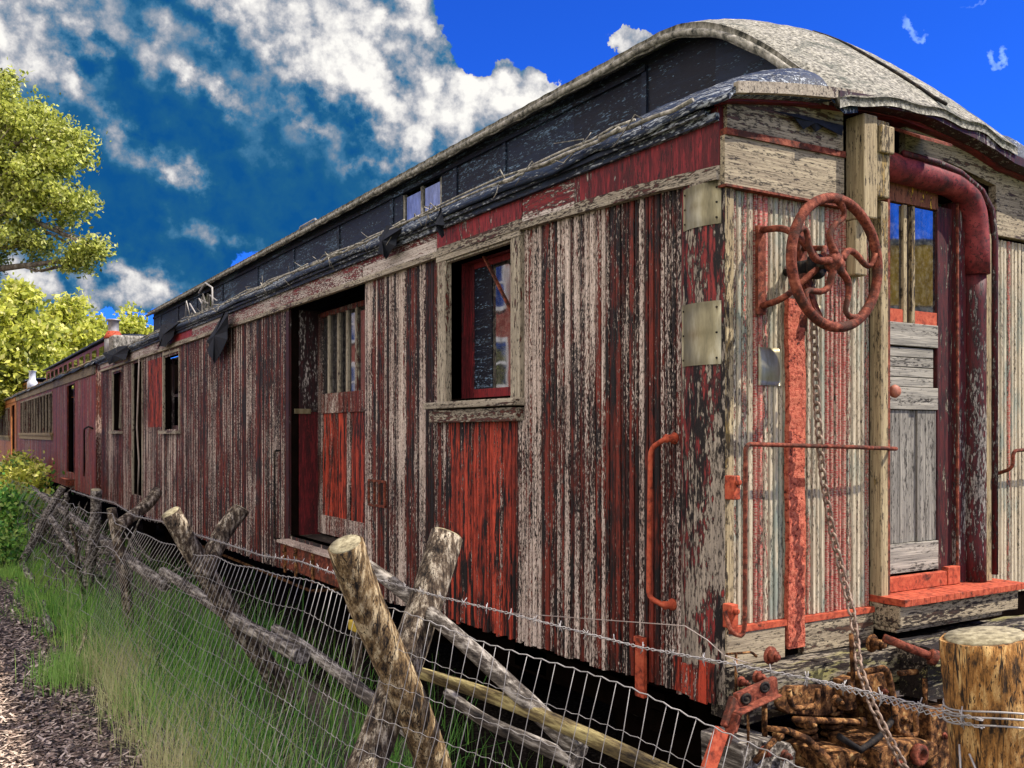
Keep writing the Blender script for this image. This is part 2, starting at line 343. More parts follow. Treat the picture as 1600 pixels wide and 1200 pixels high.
leafmat('chips', [(.012, .008, .006), (.10, .066, .048), (.30, .21, .155), (.66, .53, .42)], .0)

# ---------------------------------------------------------------- mesh builder
class MB:
    def __init__(s): s.v = []; s.f = []; s.r = []; s.sm = []
    def add(s, verts, faces, rnd=None, smooth=False):
        n = len(s.v); rnd = random.random() if rnd is None else rnd
        s.v += [tuple(v) for v in verts]; s.r += [rnd] * len(verts)
        s.f += [tuple(i + n for i in f) for f in faces]; s.sm += [smooth] * len(faces)
        return s
    def box(s, x0, x1, y0, y1, z0, z1, rnd=None, rot=None, ch=0.0):
        if x0 > x1: x0, x1 = x1, x0
        if y0 > y1: y0, y1 = y1, y0
        if z0 > z1: z0, z1 = z1, z0
        v = [(x, y, z) for x in (x0, x1) for y in (y0, y1) for z in (z0, z1)]
        f = [(0, 1, 3, 2), (4, 6, 7, 5), (0, 4, 5, 1), (2, 3, 7, 6), (0, 2, 6, 4), (1, 5, 7, 3)]
        return s.add(v, f, rnd)
    def hexa(s, v, rnd=None):   # same order as box
        return s.add(v, [(0, 1, 3, 2), (4, 6, 7, 5), (0, 4, 5, 1), (2, 3, 7, 6), (0, 2, 6, 4), (1, 5, 7, 3)], rnd)
    def beam(s, a, b, w_, h_, up=(0, 0, 1), rnd=None):
        a = Vector(a); b = Vector(b); d = (b - a).normalized(); u = Vector(up)
        sd_ = d.cross(u).normalized(); u = sd_.cross(d).normalized()
        v = []
        for p in (a, b):
            for i in (-1, 1):
                for j in (-1, 1): v.append(p + sd_ * i * w_ / 2 + u * j * h_ / 2)
        return s.add(v, [(0, 1, 3, 2), (4, 6, 7, 5), (0, 4, 5, 1), (2, 3, 7, 6), (0, 2, 6, 4), (1, 5, 7, 3)], rnd)
    def tube(s, pts, r, n=8, closed=False, caps=True, rnd=None, jit=0, flat=None):
        pts = [Vector(p) for p in pts]; k = len(pts)
        rr = (list(r) + [r[-1]] * k)[:k] if isinstance(r, (list, tuple)) else [r] * k
        v = []; f = []; prev = None
        for i, p in enumerate(pts):
            if closed: d = pts[(i + 1) % k] - pts[i - 1]
            else: d = pts[min(i + 1, k - 1)] - pts[max(i - 1, 0)]
            if d.length < 1e-9: d = Vector((0, 0, 1))
            d.normalize()
            if prev is None:
                u = d.orthogonal().normalized()
            else:
                u = prev - d * prev.dot(d)
                u = u.normalized() if u.length > 1e-6 else d.orthogonal().normalized()
            prev = u; q = d.cross(u)
            for j in range(n):
                a = 2 * math.pi * j / n
                ra = rr[i] * (1 + (random.uniform(-jit, jit) if jit else 0))
                v.append(p + u * math.cos(a) * ra + q * math.sin(a) * ra)
        m = k if closed else k - 1
        for i in range(m):
            for j in range(n):
                a0 = i * n + j; a1 = i * n + (j + 1) % n; b0 = ((i + 1) % k) * n + j; b1 = ((i + 1) % k) * n + (j + 1) % n
                f.append((a0, a1, b1, b0))
        if caps and not closed:
            f.append(tuple(range(n - 1, -1, -1))); f.append(tuple((k - 1) * n + j for j in range(n)))
        return s.add(v, f, rnd, True)
    def lathe(s, prof, o, axis=(0, 0, 1), n=16, rnd=None):
        ax = Vector(axis).normalized(); u = ax.orthogonal().normalized(); q = ax.cross(u); o = Vector(o); v = []; f = []
        for r_, h in prof:
            for j in range(n):
                a = 2 * math.pi * j / n; v.append(o + ax * h + (u * math.cos(a) + q * math.sin(a)) * r_)
        for i in range(len(prof) - 1):
            for j in range(n): f.append((i * n + j, i * n + (j + 1) % n, (i + 1) * n + (j + 1) % n, (i + 1) * n + j))
        f.append(tuple(range(n - 1, -1, -1))); f.append(tuple((len(prof) - 1) * n + j for j in range(n)))
        return s.add(v, f, rnd, True)
    def grid(s, fn, us, vs, thick=None, rnd=None, smooth=True):
        """surface fn(u,v)->point; thick = offset vector function or constant vector for the underside"""
        nu, nv = len(us), len(vs); top = [Vector(fn(u, v)) for u in us for v in vs]; f = []
        for i in range(nu - 1):
            for j in range(nv - 1): f.append((i * nv + j, (i + 1) * nv + j, (i + 1) * nv + j + 1, i * nv + j + 1))
        v = list(top)
        if thick is not None:
            k = len(top); th = Vector(thick); v += [p + th for p in top]
            for i in range(nu - 1):
                for j in range(nv - 1): f.append((k + i * nv + j, k + i * nv + j + 1, k + (i + 1) * nv + j + 1, k + (i + 1) * nv + j))
            for i in range(nu - 1):
                for j in (0, nv - 1):
                    a, b_ = i * nv + j, (i + 1) * nv + j; f.append((a, b_, k + b_, k + a))
            for j in range(nv - 1):
                for i in (0, nu - 1):
                    a, b_ = i * nv + j, i * nv + j + 1; f.append((a, b_, k + b_, k + a))
        return s.add(v, f, rnd, smooth)
    def build(s, name, mat, parent=None, bevel=0, loc=None):
        me = bpy.data.meshes.new(name)
        o = bpy.data.objects.new(name, me); col.objects.link(o)
        off = Vector((0, 0, 0))
        if parent is not None:
            o.parent = parent; q = parent
            while q is not None: off += Vector(q.location); q = q.parent
        elif loc is not None: off = Vector(loc); o.location = off
        me.from_pydata([tuple(Vector(v) - off) for v in s.v], [], s.f)
        at = me.attributes.new('rnd', 'FLOAT', 'POINT'); at.data.foreach_set('value', s.r)
        me.polygons.foreach_set('use_smooth', s.sm)
        me.materials.append(M[mat]); me.update()
        if bevel:
            bv = o.modifiers.new('bevel', 'BEVEL'); bv.width = bevel; bv.segments = 2; bv.limit_method = 'ANGLE'; bv.angle_limit = R(50)
        return o
def build_each(mb, name, mat, parent, bevel=0):
    out = []; adj = {}
    # split by islands in order of insertion
    par = list(range(len(mb.v)))
    def fd(i):
        while par[i] != i: par[i] = par[par[i]]; i = par[i]
        return i
    for f in mb.f:
        for i in f[1:]: par[fd(i)] = fd(f[0])
    for fi, f in enumerate(mb.f): adj.setdefault(fd(f[0]), []).append(fi)
    for k, fl in adj.items():
        m2 = MB(); vs = sorted({i for fi in fl for i in mb.f[fi]}); mp = {v: i for i, v in enumerate(vs)}
        m2.v = [mb.v[i] for i in vs]; m2.r = [mb.r[i] for i in vs]; m2.f = [tuple(mp[i] for i in mb.f[fi]) for fi in fl]; m2.sm = [mb.sm[fi] for fi in fl]
        out.append(m2.build(name, mat, parent, bevel))
    return out
def fast_mesh(name, V, nper, rnd, mat, parent=None, smooth=False, loc=(0, 0, 0)):
    """V (faces, nper, 3) loose polygons; rnd per face"""
    me = bpy.data.meshes.new(name); o = bpy.data.objects.new(name, me); col.objects.link(o)
    off = np.array(loc, float)
    if parent is not None: o.parent = parent; off = np.array(parent.location, float)
    else: o.location = loc
    nf = V.shape[0]; me.vertices.add(nf * nper); me.vertices.foreach_set('co', (V - off).astype(np.float32).ravel())
    me.loops.add(nf * nper); me.loops.foreach_set('vertex_index', np.arange(nf * nper, dtype=np.int32))
    me.polygons.add(nf); me.polygons.foreach_set('loop_start', np.arange(0, nf * nper, nper, dtype=np.int32))
    me.update(calc_edges=True)
    at = me.attributes.new('rnd', 'FLOAT', 'POINT'); at.data.foreach_set('value', np.repeat(rnd, nper).astype(np.float32))
    me.materials.append(M[mat]); me.validate(); return o
def tag(o, label=None, cat=None, group=None, kind=None):
    if label: o['label'] = label
    if cat: o['category'] = cat
    if group: o['group'] = group
    if kind: o['kind'] = kind
    return o
def thing(name, label, cat, loc, group=None):
    o = bpy.data.objects.new(name, None); col.objects.link(o); o.location = loc; o.empty_display_size = .3
    return tag(o, label, cat, group)
def U(a, b): return random.uniform(a, b)
def lerp(a, b, t): return a + (b - a) * t
def pw(x, pts):
    if x <= pts[0][0]: return pts[0][1]
    for (a, va), (b_, vb) in zip(pts, pts[1:]):
        if x <= b_: return va + (vb - va) * (x - a) / (b_ - a)
    return pts[-1][1]

# ================================================================= THE CAR BODY
ZLB = lambda y: pw(y, [(-1, 3.27), (0, 3.28), (.3, 3.31), (1.7, 3.365), (19, 3.40), (60, 3.44)])    # underside of letterboard
ZBOT = lambda y: pw(y, [(-1, .84), (0, .84), (2, .80), (7.3, .68), (13, .70), (60, .68)])            # lower edge of siding
ZEAVE = lambda y: pw(y, [(-1, 3.62), (0, 3.62), (2, 3.63), (60, 3.63)])
WID = 2.84

def siding(y0, y1, openings, mat, wmin, wmax, root, red=(), redmat=None, name='siding', gap=.0095):
    cuts = sorted({y0, y1} | {a for o in openings for a in o[:2] if y0 < a < y1} | {a for o in red for a in o[:2] if y0 < a < y1})
    mb = MB(); mrs = [MB() for _ in red]
    for a, b_ in zip(cuts, cuts[1:]):
        L = b_ - a
        if L < .004: continue
        n = max(1, round(L / ((wmin + wmax) / 2))); ws = [U(wmin, wmax) for _ in range(n)]; k = L / sum(ws); y = a
        for w_ in ws:
            w_ *= k; ym = y + w_ / 2
            segs = [(ZBOT(ym) + U(-.012, .012), ZLB(ym) + .01)]
            for o in openings:
                if o[0] - 1e-6 <= ym <= o[1] + 1e-6:
                    ns = []
                    for s0, s1 in segs:
                        if o[2] > s0: ns.append((s0, min(o[2], s1)))
                        if o[3] < s1: ns.append((max(o[3], s0), s1))
                    segs = [q for q in ns if q[1] - q[0] > .01]
            dx = U(-.002, .0025); rr = random.random() + pw(ym, [(.3, .15), (.8, .12), (.95, -.08), (1.7, -.06), (2.8, .03), (3.2, .06), (4.2, .10), (6, .22), (19, .28), (20, 0)])
            for s0, s1 in segs:
                parts = [(s0, s1, mb)]
                for qi, q in enumerate(red):
                    if q[0] - 1e-6 <= ym <= q[1] + 1e-6 and s0 < q[3] - .02 and s1 > q[2]:
                        top = min(q[3], s1); lowr = max(s0, q[2])
                        parts = [(s0, lowr, mb), (lowr, top, mrs[qi]), (top, s1, mb)]
                for p0, p1, tgt in parts:
                    if p1 - p0 > .004:
                        g = gap / 2; x = dx
                        # bead profile: chamfered edges
                        c = min(.007, w_ * .22); yy0, yy1 = y + g, y + w_ - g
                        prof = [(x + .018, yy0), (x + c, yy0), (x, yy0 + c), (x, yy1 - c), (x + c, yy1), (x + .018, yy1)]
                        v = [(px_, py_, z) for z in (p0, p1) for px_, py_ in prof]
                        f = [(i, (i + 1) % 6, 6 + (i + 1) % 6, 6 + i) for i in range(6)] + [tuple(range(5, -1, -1)), tuple(range(6, 12))]
                        tgt.add(v, f, rr)
            y += w_
    o = mb.build(name, mat, root)
    for mr, lb_ in zip(mrs, ('bright red boards below the nearest side window', 'bright red boards beside the second side window')):
        if mr.v: tag(mr.build(name, redmat, root), lb_)
    return o

def backing(root, y0, y1, openings, x0=.020, x1=.10, zt=3.6, zb=.72, name='inner_wall'):
    mb = MB(); cuts = sorted({y0, y1} | {a for o in openings for a in o[:2] if y0 < a < y1})
    for a, b_ in zip(cuts, cuts[1:]):
        ym = (a + b_) / 2; zs = [(zb + .15, zt)]
        for o in openings:
            if o[0] <= ym <= o[1]:
                ns = []
                for s0, s1 in zs:
                    if o[2] > s0: ns.append((s0, min(o[2], s1)))
                    if o[3] < s1: ns.append((max(o[3], s0), s1))
                zs = ns
        for s0, s1 in zs: mb.box(x0, x1, a, b_, s0, s1)
    mb.box(WID - .02, WID, y0, y1, zb, zt); mb.box(x0, WID - .02, y0, y1, .95, 1.05)
    mb.box(x0, WID - .02, y1 - .1, y1, 1.05, zt)
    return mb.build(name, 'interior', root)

# ---- first car -----------------------------------------------------------
L1 = 18.35
car = thing('baggage_car', 'nearest railway car, peeling maroon and grey boards, red iron handwheel on its end', 'railway car', (1.42, 9.2, 0))
W1 = (1.83, 2.70, 2.34, 3.30); D1 = (4.21, 6.16, 1.06, 3.33); D1s = (4.21, 6.16, .70, 3.33)
W2 = (11.1, 12.15, 2.16, 3.27); D2 = (13.9, 14.75, 1.02, 3.34); W3 = (15.9, 16.9, 2.16, 3.27)
ops = [W1, (4.21, 6.16, 1.06, 3.6), W2, D2, W3]
siding(.29, L1, [(1.72, 2.83, 2.18, 3.6)] + ops[1:], 'side_paint', .030, .056, car, red=[(1.83, 2.72, .6, 2.18), (12.3, 13.4, 2.2, 3.3)], redmat='side_red')
backing(car, .02, L1, ops)
# sagging skirt strip and floor timber
mb = MB(); mb.box(.02, .14, .02, L1, .86, .98); mb.build('side_sill', 'beam_wood', car)

# letterboard: long boards end to end with a bottom moulding
lb_cuts = [(0.0, 1.15, 'red'), (1.151, 1.70, 'mix'), (1.71, 2.84, 'red'), (2.85, 4.20, 'bare'), (4.21, 6.35, 'bare'), (6.36, 8.35, 'bare'), (8.36, 10.2, 'bare'), (10.21, 11.6, 'red'), (11.61, 13.0, 'bare'), (13.01, 15.6, 'bare'), (15.61, L1, 'mix')]
for a, b_, k in lb_cuts:
    n = max(1, int((b_ - a) / .4)); mb = MB(); rr = random.random(); j = U(-.003, .003)
    HL = {'mix': .03, 'red': .022, 'bare': .09}[k]
    lowmb = MB()
    for i in range(n):
        y0 = lerp(a, b_, i / n); y1 = lerp(a, b_, (i + 1) / n)
        def hx(t, za, zb, xo, rnd):
            t.hexa([(x, y, za(y) if q == 0 else zb(y)) for x in (xo, .02) for y in (y0, y1) for q in (0, 1)], rnd)
        hx(mb, lambda y: ZLB(y) + .035 + HL, lambda y: ZEAVE(y) - .01, -.022 + j, rr)
        hx(lowmb, lambda y: ZLB(y) + .03, lambda y: ZLB(y) + .033 + HL, -.026 + j, 1 - rr)
    mb.build('letterboard', {'mix': 'letter_mix', 'red': 'letter_red', 'bare': 'letter_bare'}[k], car)
    lowmb.build('letterboard', {'mix': 'letter_bare', 'red': 'trim_side_h', 'bare': 'letter_bare'}[k], car)
mb = MB()
ys = [0] + [y for y in np.arange(.4, L1, .5)] + [L1]
for y0, y1 in zip(ys, ys[1:]):
    if 1.5 < (y0 + y1) / 2 < 2.9 and False: continue
    rr = .3 + .2 * math.sin(y0)
    mb.hexa([(x, y, ZLB(y) + (-.012 if q == 0 else .03)) for x in (-.042, .0) for y in (y0, y1) for q in (0, 1)], rr)
mb.build('moulding', 'trim_side_h', car)

# corner post with its rounded face, worn tin patches
def corner_prof(n=12, bul=.042, y0=-.012, y1=.288):
    return [(-bul * math.sin(math.pi * i / n) ** .8, lerp(y0, y1, i / n)) for i in range(n + 1)]
mb = MB(); pr = corner_prof(); zs = list(np.linspace(.845, 3.29, 26))
v = [(x, y, z) for z in zs for x, y in pr]; n = len(pr)
v += [(.02, pr[-1][1], zs[0]), (.02, pr[0][1], zs[0]), (.02, pr[-1][1], zs[-1]), (.02, pr[0][1], zs[-1])]
f = [(i * n + j, i * n + j + 1, (i + 1) * n + j + 1, (i + 1) * n + j) for i in range(len(zs) - 1) for j in range(n - 1)]
mb.add(v, f, .5, True); k = len(zs) * n
mb.add([v[j] for j in range(n)] + [v[k], v[k + 1]], [tuple(range(n + 2))], .5); mb.build('corner_post', 'corner_paint', car)
def patch(z0, z1, y0, y1, off=.004):
    mb = MB()
    def fn(u, vv):
        t = (u + .012) / .30; t = min(max(t, 0), 1)
        return (-.042 * math.sin(math.pi * t) ** .8 - off, u, vv)
    mb.grid(fn, list(np.linspace(y0, y1, 12)), [z0, (z0 + z1) / 2, z1], thick=(-.0015, 0, 0))
    o = mb.build('metal_patch', 'tin_patch', car)
    nl = MB()
    for yy in (y0 + .02, y1 - .02):
        for zz in np.linspace(z0 + .03, z1 - .03, 3):
            p = fn(yy, zz); nl.lathe([(.006, -.004), (.004, .004)], (p[0] - .002, p[1], p[2]), (-1, 0, 0), 6)
    build_each(nl, 'nail', 'iron_black', o)
    return o
tag(patch(3.07, 3.27, .0, .24), 'upper tin patch under the letterboard'); tag(patch(2.42, 2.715, .0, .255), 'larger lower tin patch')
# bottom corner boards
mb = MB(); y = .0
while y < .28: mb.box(-.052, -.0425, y, y + .055, .86 - U(0, .02), 1.02 + U(-.03, .03)); y += .058
mb.build('corner_board', 'side_red', car)

# window 1
fr = MB()
fr.box(-.030, .02, 2.70, 2.83, 2.30, 3.36, .1); fr.box(-.030, .02, 1.72, 1.83, 2.30, 3.385, .2); fr.box(-.02, .02, 1.83, 2.70, 3.30, 3.314, .2)
o = fr.build('window_frame', 'trim_side', car, .004); tag(o, 'weathered frame of the nearest side window')
q = MB(); q.box(-.036, .018, 1.715, 2.835, 3.315, 3.392, .1); q.build('head_board', 'trim_side_h', o, .004)
sl = MB(); sl.box(-.095, .12, 1.70, 2.92, 2.272, 2.318, .2); sl.box(-.06, .02, 1.73, 2.90, 2.175, 2.262, .7); sl.build('sill', 'trim_side_h', o, .006)
jb = MB(); jb.box(.02, .26, 2.70, 2.73, 2.32, 3.32); jb.box(.02, .26, 1.80, 1.83, 2.32, 3.32); jb.box(.02, .26, 1.83, 2.70, 3.30, 3.33); jb.box(.12, .26, 1.83, 2.70, 2.30, 2.34)
jb.build('jamb', 'jamb_red', o)
sa = MB(); sa.box(.165, .20, 2.64, 2.70, 2.34, 3.30); sa.box(.165, .20, 1.83, 1.87, 2.34, 3.30); sa.box(.165, .20, 1.87, 2.64, 2.34, 2.41); sa.box(.165, .20, 1.87, 2.64, 3.26, 3.30)
sa.build('sash', 'jamb_red', o, .003)
g = MB(); g.box(.178, .184, 1.87, 2.40, 2.41, 3.26); g.build('pane', 'glass', o)
g = MB(); g.box(.172, .19, 2.401, 2.64, 2.41, 3.26); g.build('dark_reflection', 'clerestory_paint', o)  # dark navy panel stands in for the dark reflection in the glass
st = MB(); a_ = S(752, 392, .08); b_ = S(806, 500, .08); st.beam(a_, b_, .022, .014); st.build('stick', 'rust_red', o)

# side door, recessed
dr = MB()
x0 = .30
dr.box(x0, x0 + .04, 4.21, 4.30, 1.08, 3.33, .3); dr.box(x0, x0 + .04, 6.04, 6.16, 1.08, 3.33, .6)
dr.box(x0 - .004, x0 + .036, 4.30, 6.04, 3.28, 3.33); dr.box(x0 - .004, x0 + .036, 4.30, 6.04, 2.30, 2.50); dr.box(x0 - .004, x0 + .036, 4.30, 6.04, 1.08, 1.27)
dr.box(x0 - .002, x0 + .038, 5.28, 5.36, 1.27, 2.30)
door = dr.build('sliding_door', 'side_paint', car, .004); tag(door, 'recessed side door with tall panes over red panels')
pn = MB(); y = 4.30
while y < 6.04:
    if not 5.27 < y + .03 < 5.37: pn.box(x0 + .012, x0 + .03, y, min(y + .058, 6.04), 1.27, 2.30)
    y += .062
pn.build('panel', 'side_red', door)
g = MB(); g.box(x0 + .016, x0 + .022, 4.30, 6.04, 2.50, 3.28); g.build('pane', 'glass', door)
mu = MB()
for y in (4.55, 4.83, 5.10, 5.33, 5.56, 5.82): mu.box(x0 - .004, x0 + .034, y, y + .05, 2.50, 3.28)
mu.build('mullion', 'trim_side', door, .003)
jb = MB(); jb.box(.02, x0 + .04, 6.162, 6.20, 2.32, 3.36); jb.box(.02, x0 + .04, 4.17, 4.208, 1.05, 3.36); jb.box(.0, .02, 4.15, 4.208, 1.02, 3.33); jb.box(-.006, .02, 6.162, 6.25, 1.02, 3.34)
build_each(jb, 'door_jamb', 'jamb_paint', car)
jb = MB(); jb.box(.021, x0 + .04, 6.162, 6.20, 1.05, 2.318); jb.build('door_jamb', 'jamb_red', car)
mb = MB(); mb.box(.0, x0 + .04, 4.21, 6.16, 1.0, 1.06); mb.build('door_sill', 'beam_wood', car)
mb = MB(); mb.box(.05, .22, 6.14, 6.16, 2.30, 2.35); mb.build('latch_plate', 'tin_patch', car)
# step box below door
mb = MB(); mb.box(-.10, .02, 4.45, 6.14, .76, 1.0); sb = mb.build('step_box', 'rust_red', car, .006)
mb = MB(); mb.box(-.13, .0, 4.43, 6.17, 1.002, 1.03); mb.build('lid', 'side_paint', sb, .004)
for yy in (5.15, 5.62, 5.95):
    mb = MB(); mb.box(-.115, -.1005, yy, yy + .05, .72, .99); mb.lathe([(.018, 0), (.018, .015)], (-.115, yy + .025, .93), (-1, 0, 0), 8); mb.build('strap', 'rust_dark', sb)

def plain_window(root, w_, matf='trim_side', depth=.12, glassp=False, bars=0):
    y0, y1, z0, z1 = w_
    fr = MB(); e = .05
    fr.box(-.012, .03, y0 - e, y0 - .001, z0 - .02, z1 + .03); fr.box(-.012, .03, y1 + .001, y1 + e, z0 - .02, z1 + .03); fr.box(-.016, .03, y0 - e, y1 + e, z1 + .031, z1 + .07)
    o = fr.build('window_frame', matf, root)
    s_ = MB(); s_.box(-.07, .03, y0 - .1, y1 + .1, z0 - .065, z0 - .021); s_.build('sill', 'trim_side_h', o)
    sa = MB(); sa.box(depth, depth + .03, y0, y0 + .05, z0, z1); sa.box(depth, depth + .03, y1 - .05, y1, z0, z1); sa.box(depth, depth + .03, y0 + .05, y1 - .05, z0, z0 + .06)
    sa.box(depth, depth + .03, y0 + .05, y1 - .05, z0 + .5, z0 + .54)
    sa.build('sash', 'jamb_paint', o)
    if glassp: g = MB(); g.box(depth + .012, depth + .016, y0 + .05, y1 - .05, z0 + .06, z1); g.build('pane', 'glass', o)
    return o
plain_window(car, W2); plain_window(car, W3)
# loose board and cable in the far doorway
mb = MB(); mb.box(-.01, .03, 13.82, 13.899, 1.0, 3.36); mb.box(-.01, .03, 14.751, 14.83, 1.0, 3.36); df_ = mb.build('door_frame', 'trim_side', car)
mb = MB(); mb.tube([(-.03, 13.96, 3.5), (-.06, 13.9, 2.9), (-.07, 13.97, 2.2), (-.05, 13.9, 1.6), (-.04, 14.05, 1.05)], .014, 6); mb.build('loose_cable', 'wire_rust', car)
mb = MB(); mb.beam((.03, 16.05, 3.2), (.06, 16.5, 2.2), .03, .02); mb.build('broken_slat', 'trim_side', car)

# grabs and small irons on the side
def rod(name, pts, r, mat, root, ends=None, n=8):
    mb = MB(); mb.tube(pts, r, n)
    o = mb.build(name, mat, root); return o
def smooth_path(pts, seg=6, rad=.05):
    pts = [Vector(p) for p in pts]; out = [pts[0]]
    for i in range(1, len(pts) - 1):
        a, b_, c = pts[i - 1], pts[i], pts[i + 1]; r1 = min(rad, (a - b_).length * .45, (c - b_).length * .45)
        p0 = b_ + (a - b_).normalized() * r1; p1 = b_ + (c - b_).normalized() * r1
        for k in range(seg + 1):
            t = k / seg; out.append((1 - t) ** 2 * p0 + 2 * t * (1 - t) * b_ + t * t * p1)
    out.append(pts[-1]); return out
a_ = S(1050, 685, -.02); b_ = S(1047, 945, -.02)
h = rod('grab_handle', smooth_path([(.0, a_.y + .0, a_.z), (-.06, a_.y + .0, a_.z), (-.085, a_.y + .085, a_.z - .05), (-.085, b_.y + .085, b_.z + .03), (-.06, b_.y, b_.z), (0, b_.y, b_.z)], 5, .04), .013, 'rust_bright', car)
for p in (a_, b_):
    mb = MB(); mb.lathe([(.030, 0), (.030, .01), (.018, .03), (.022, .06)], (-.0, p.y, p.z), (-1, 0, 0), 10); mb.build('bracket', 'rust_bright', h)
mb = MB(); p = S(1003, 995, -.03); q_ = S(1005, 1090, -.03); mb.box(-.045, -.02, p.y - .03, p.y + .04, q_.z, p.z); mb.box(-.05,-.03,p.y-.035,p.y+.045,p.z-.03,p.z+.0); mb.build('stake_strap', 'rust_bright', car, .004)
a_ = S(448, 705, -.05); rod('grab_handle', smooth_path([(0, 6.45, 1.92), (-.06, 6.45, 1.92), (-.06, 6.45, 1.0), (0, 6.45, 1.0)], 5, .05), .011, 'iron_black', car)
mb = MB()
y0, y1, z0, z1 = 3.78, 4.12, 1.50, 1.72
mb.box(-.012, .0, y0, y1, z0, z0 + .02); mb.box(-.012, .0, y0, y1, z1 - .02, z1)
for yy in (y0, y0 + .105, y0 + .21, y1 - .02): mb.box(-.014, 0, yy, yy + .02, z0 + .02, z1 - .02)
mb.build('card_holder', 'rust_red', car)

# ---- roofs ---------------------------------------------------------------
XC = WID / 2
def zend(x):
    o_ = 3.80 - .13 * ((x - XC) / XC) ** 2
    if x <= 1.36: return o_
    if x <= 2.11: return min(o_, 3.781 - .107 * ((x - 1.36) / .75) ** 2)
    return lerp(3.674, 3.60, min(1, (x - 2.11) / .8))
def deck_full(x):
    xx = min(max(x, -.09), WID + .09)
    t = (xx + .09) / .84 if xx < XC else (WID + .09 - xx) / .84
    t = min(t, 1); return 3.63 + .37 * (1 - (1 - t) ** 1.9) ** 1.0
def top_full(x): return 4.62 - .121 * ((x - 1.36) / .75) ** 2
def ease(t, a=2.0, b=.6): t = min(max(t, 0), 1); return (1 - (1 - t) ** a) ** b
def deck_z(x, y, y0=-.13): return min(9 if x < .56 or x > 2.2 else top_z(x, y) - .075, lerp(min(zend(x), deck_full(x) + .0), deck_full(x), ease((y - y0) / .6, 2.2, .55)))
def top_z(x, y, y0=-.16): return lerp(3.831 - .107 * ((x - 1.36) / .75) ** 2, top_full(x), ease((y - y0) / 1.314, 1.954, 1.16))
def deck(root, y0, y1, side, mat='roof_felt', hood=True, name='deck_roof'):
    mb = MB(); ys = list(y0 + np.linspace(0, 1, 16) ** 2 * 1.0) + list(np.arange(y0 + 1.4, y1, .5)) + [y1]
    xs = [-.09, -.085, -.06, .0, .08, .18, .3, .42, .55, .68, .78] if side < 0 else [WID + .09, WID + .06, WID, WID - .1, WID - .3, WID - .5, WID - .7]
    if side > 0: xs = xs[::-1]
    def fn(x, y):
        z = deck_z(x, y, y0) if hood else deck_full(x)
        z += .006 * math.sin(y * 9.1 + x * 5) + .005 * math.sin(y * 23 + x * 11)
        if x < -.08 and side < 0: z -= .02 * abs(math.sin(y * 3.7)) * abs(math.sin(y * 11.3))
        return (x, y, z)
    mb.grid(fn, xs, ys, thick=(0, 0, -.03)); return mb.build(name, mat, root)
deck(car, -.13, L1 + .2, -1); deck(car, -.13, L1 + .2, 1)
# under-eave boards (soffit)
mb = MB(); mb.box(-.075, -.03, .05, L1, 3.575, 3.60); mb.box(-.05, -.025, -.0, L1, 3.54, 3.575); mb.build('eave_moulding', 'roof_felt', car)
# broken battens and torn strips along the eave
mb = MB(); y = .1
while y < L1 - .5:
    ln = U(.6, 2.4); z = 3.655
    pts = [(-.10 + U(-.015, .01), y + ln * i / 5, z + U(-.012, .016) + .0 * i) for i in range(6)]
    mb.tube(pts, U(.006, .012), 5); y += ln * U(.5, .95)
y = .6
while y < L1 - .5:
    ln = U(.8, 2.0); pts = [(U(-.07, -.03), y + ln * i / 5, 3.70 + U(-.01, .02)) for i in range(6)]
    mb.tube(pts, U(.005, .010), 5); y += ln * U(.7, 1.5)
for _ in range(60):
    y = U(.3, L1 - .4); pts = [(-.08, y, 3.66), (-.10 + U(-.05, .02), y + U(-.12, .12), 3.66 + U(-.09, .07)), (-.11 + U(-.06, .05), y + U(-.2, .2), 3.64 + U(-.12, .10))]
    mb.tube(pts, [.006, .004, .002], 4)
mb.build('eave_batten', 'roof_edge', car)
# torn black roofing flaps
def flap(pts, name='torn_flap', x=-.11, root=car):
    rp_ = []
    for (a0, b0), (a1, b1) in zip(pts, pts[1:] + pts[:1]):
        for t_ in (0, .33, .66): rp_.append((lerp(a0, a1, t_) + (U(-2.5, 2.5) if t_ else 0), lerp(b0, b1, t_) + (U(-3, 3) if t_ else 0)))
    mb = MB(); P_ = [S(a, b__, x + .02 * math.sin(i * 1.7)) for i, (a, b__) in enumerate(rp_)]
    c = sum(P_, Vector()) / len(P_); c.x -= .05
    n = len(P_); v = P_ + [c] + [p + Vector((.004, 0, 0)) for p in P_] + [c + Vector((.004, 0, 0))]
    f = []
    for i in range(n): f += [(i, (i + 1) % n, n), (n + 1 + (i + 1) % n, n + 1 + i, 2 * n + 1), (i, n + 1 + i, n + 1 + (i + 1) % n, (i + 1) % n)]
    mb.add(v, f, .3); return mb.build(name, 'tar_cloth', root)
flap([(604, 352), (628, 356), (618, 384), (603, 405), (591, 396), (592, 372)])
flap([(350, 486), (356, 492), (355, 530), (335, 568), (324, 545), (325, 530)])
flap([(252, 508), (282, 502), (262, 536), (246, 546)])
flap([(160, 552), (200, 540), (196, 562), (170, 570)])
flap([(690, 318), (694, 352), (690, 372), (686, 366)])

CE = 16.7     # clerestory runs to here
mb = MB(); ys = list(np.linspace(-.16, 1.4, 26)) + list(np.arange(1.7, CE, .5)) + [CE]
xs = list(np.linspace(.61, 2.11, 21))
def topfn(x, y):
    z = top_z(x, y); z += .010 * math.sin(y * 5 + x * 4) * (1 if y < 1.5 else .3) + .006 * math.sin(x * 19 + y * 13)
    if abs(x - .61) < .01 or abs(x - 2.11) < .01: z -= .02 + .01 * math.sin(y * 14)
    if y < -.12: z -= .02 + .012 * math.sin(x * 17)
    return (x, y, z)
mb.grid(topfn, xs, ys, thick=(0, 0, -.045)); top = mb.build('clerestory_roof', 'canvas', car)
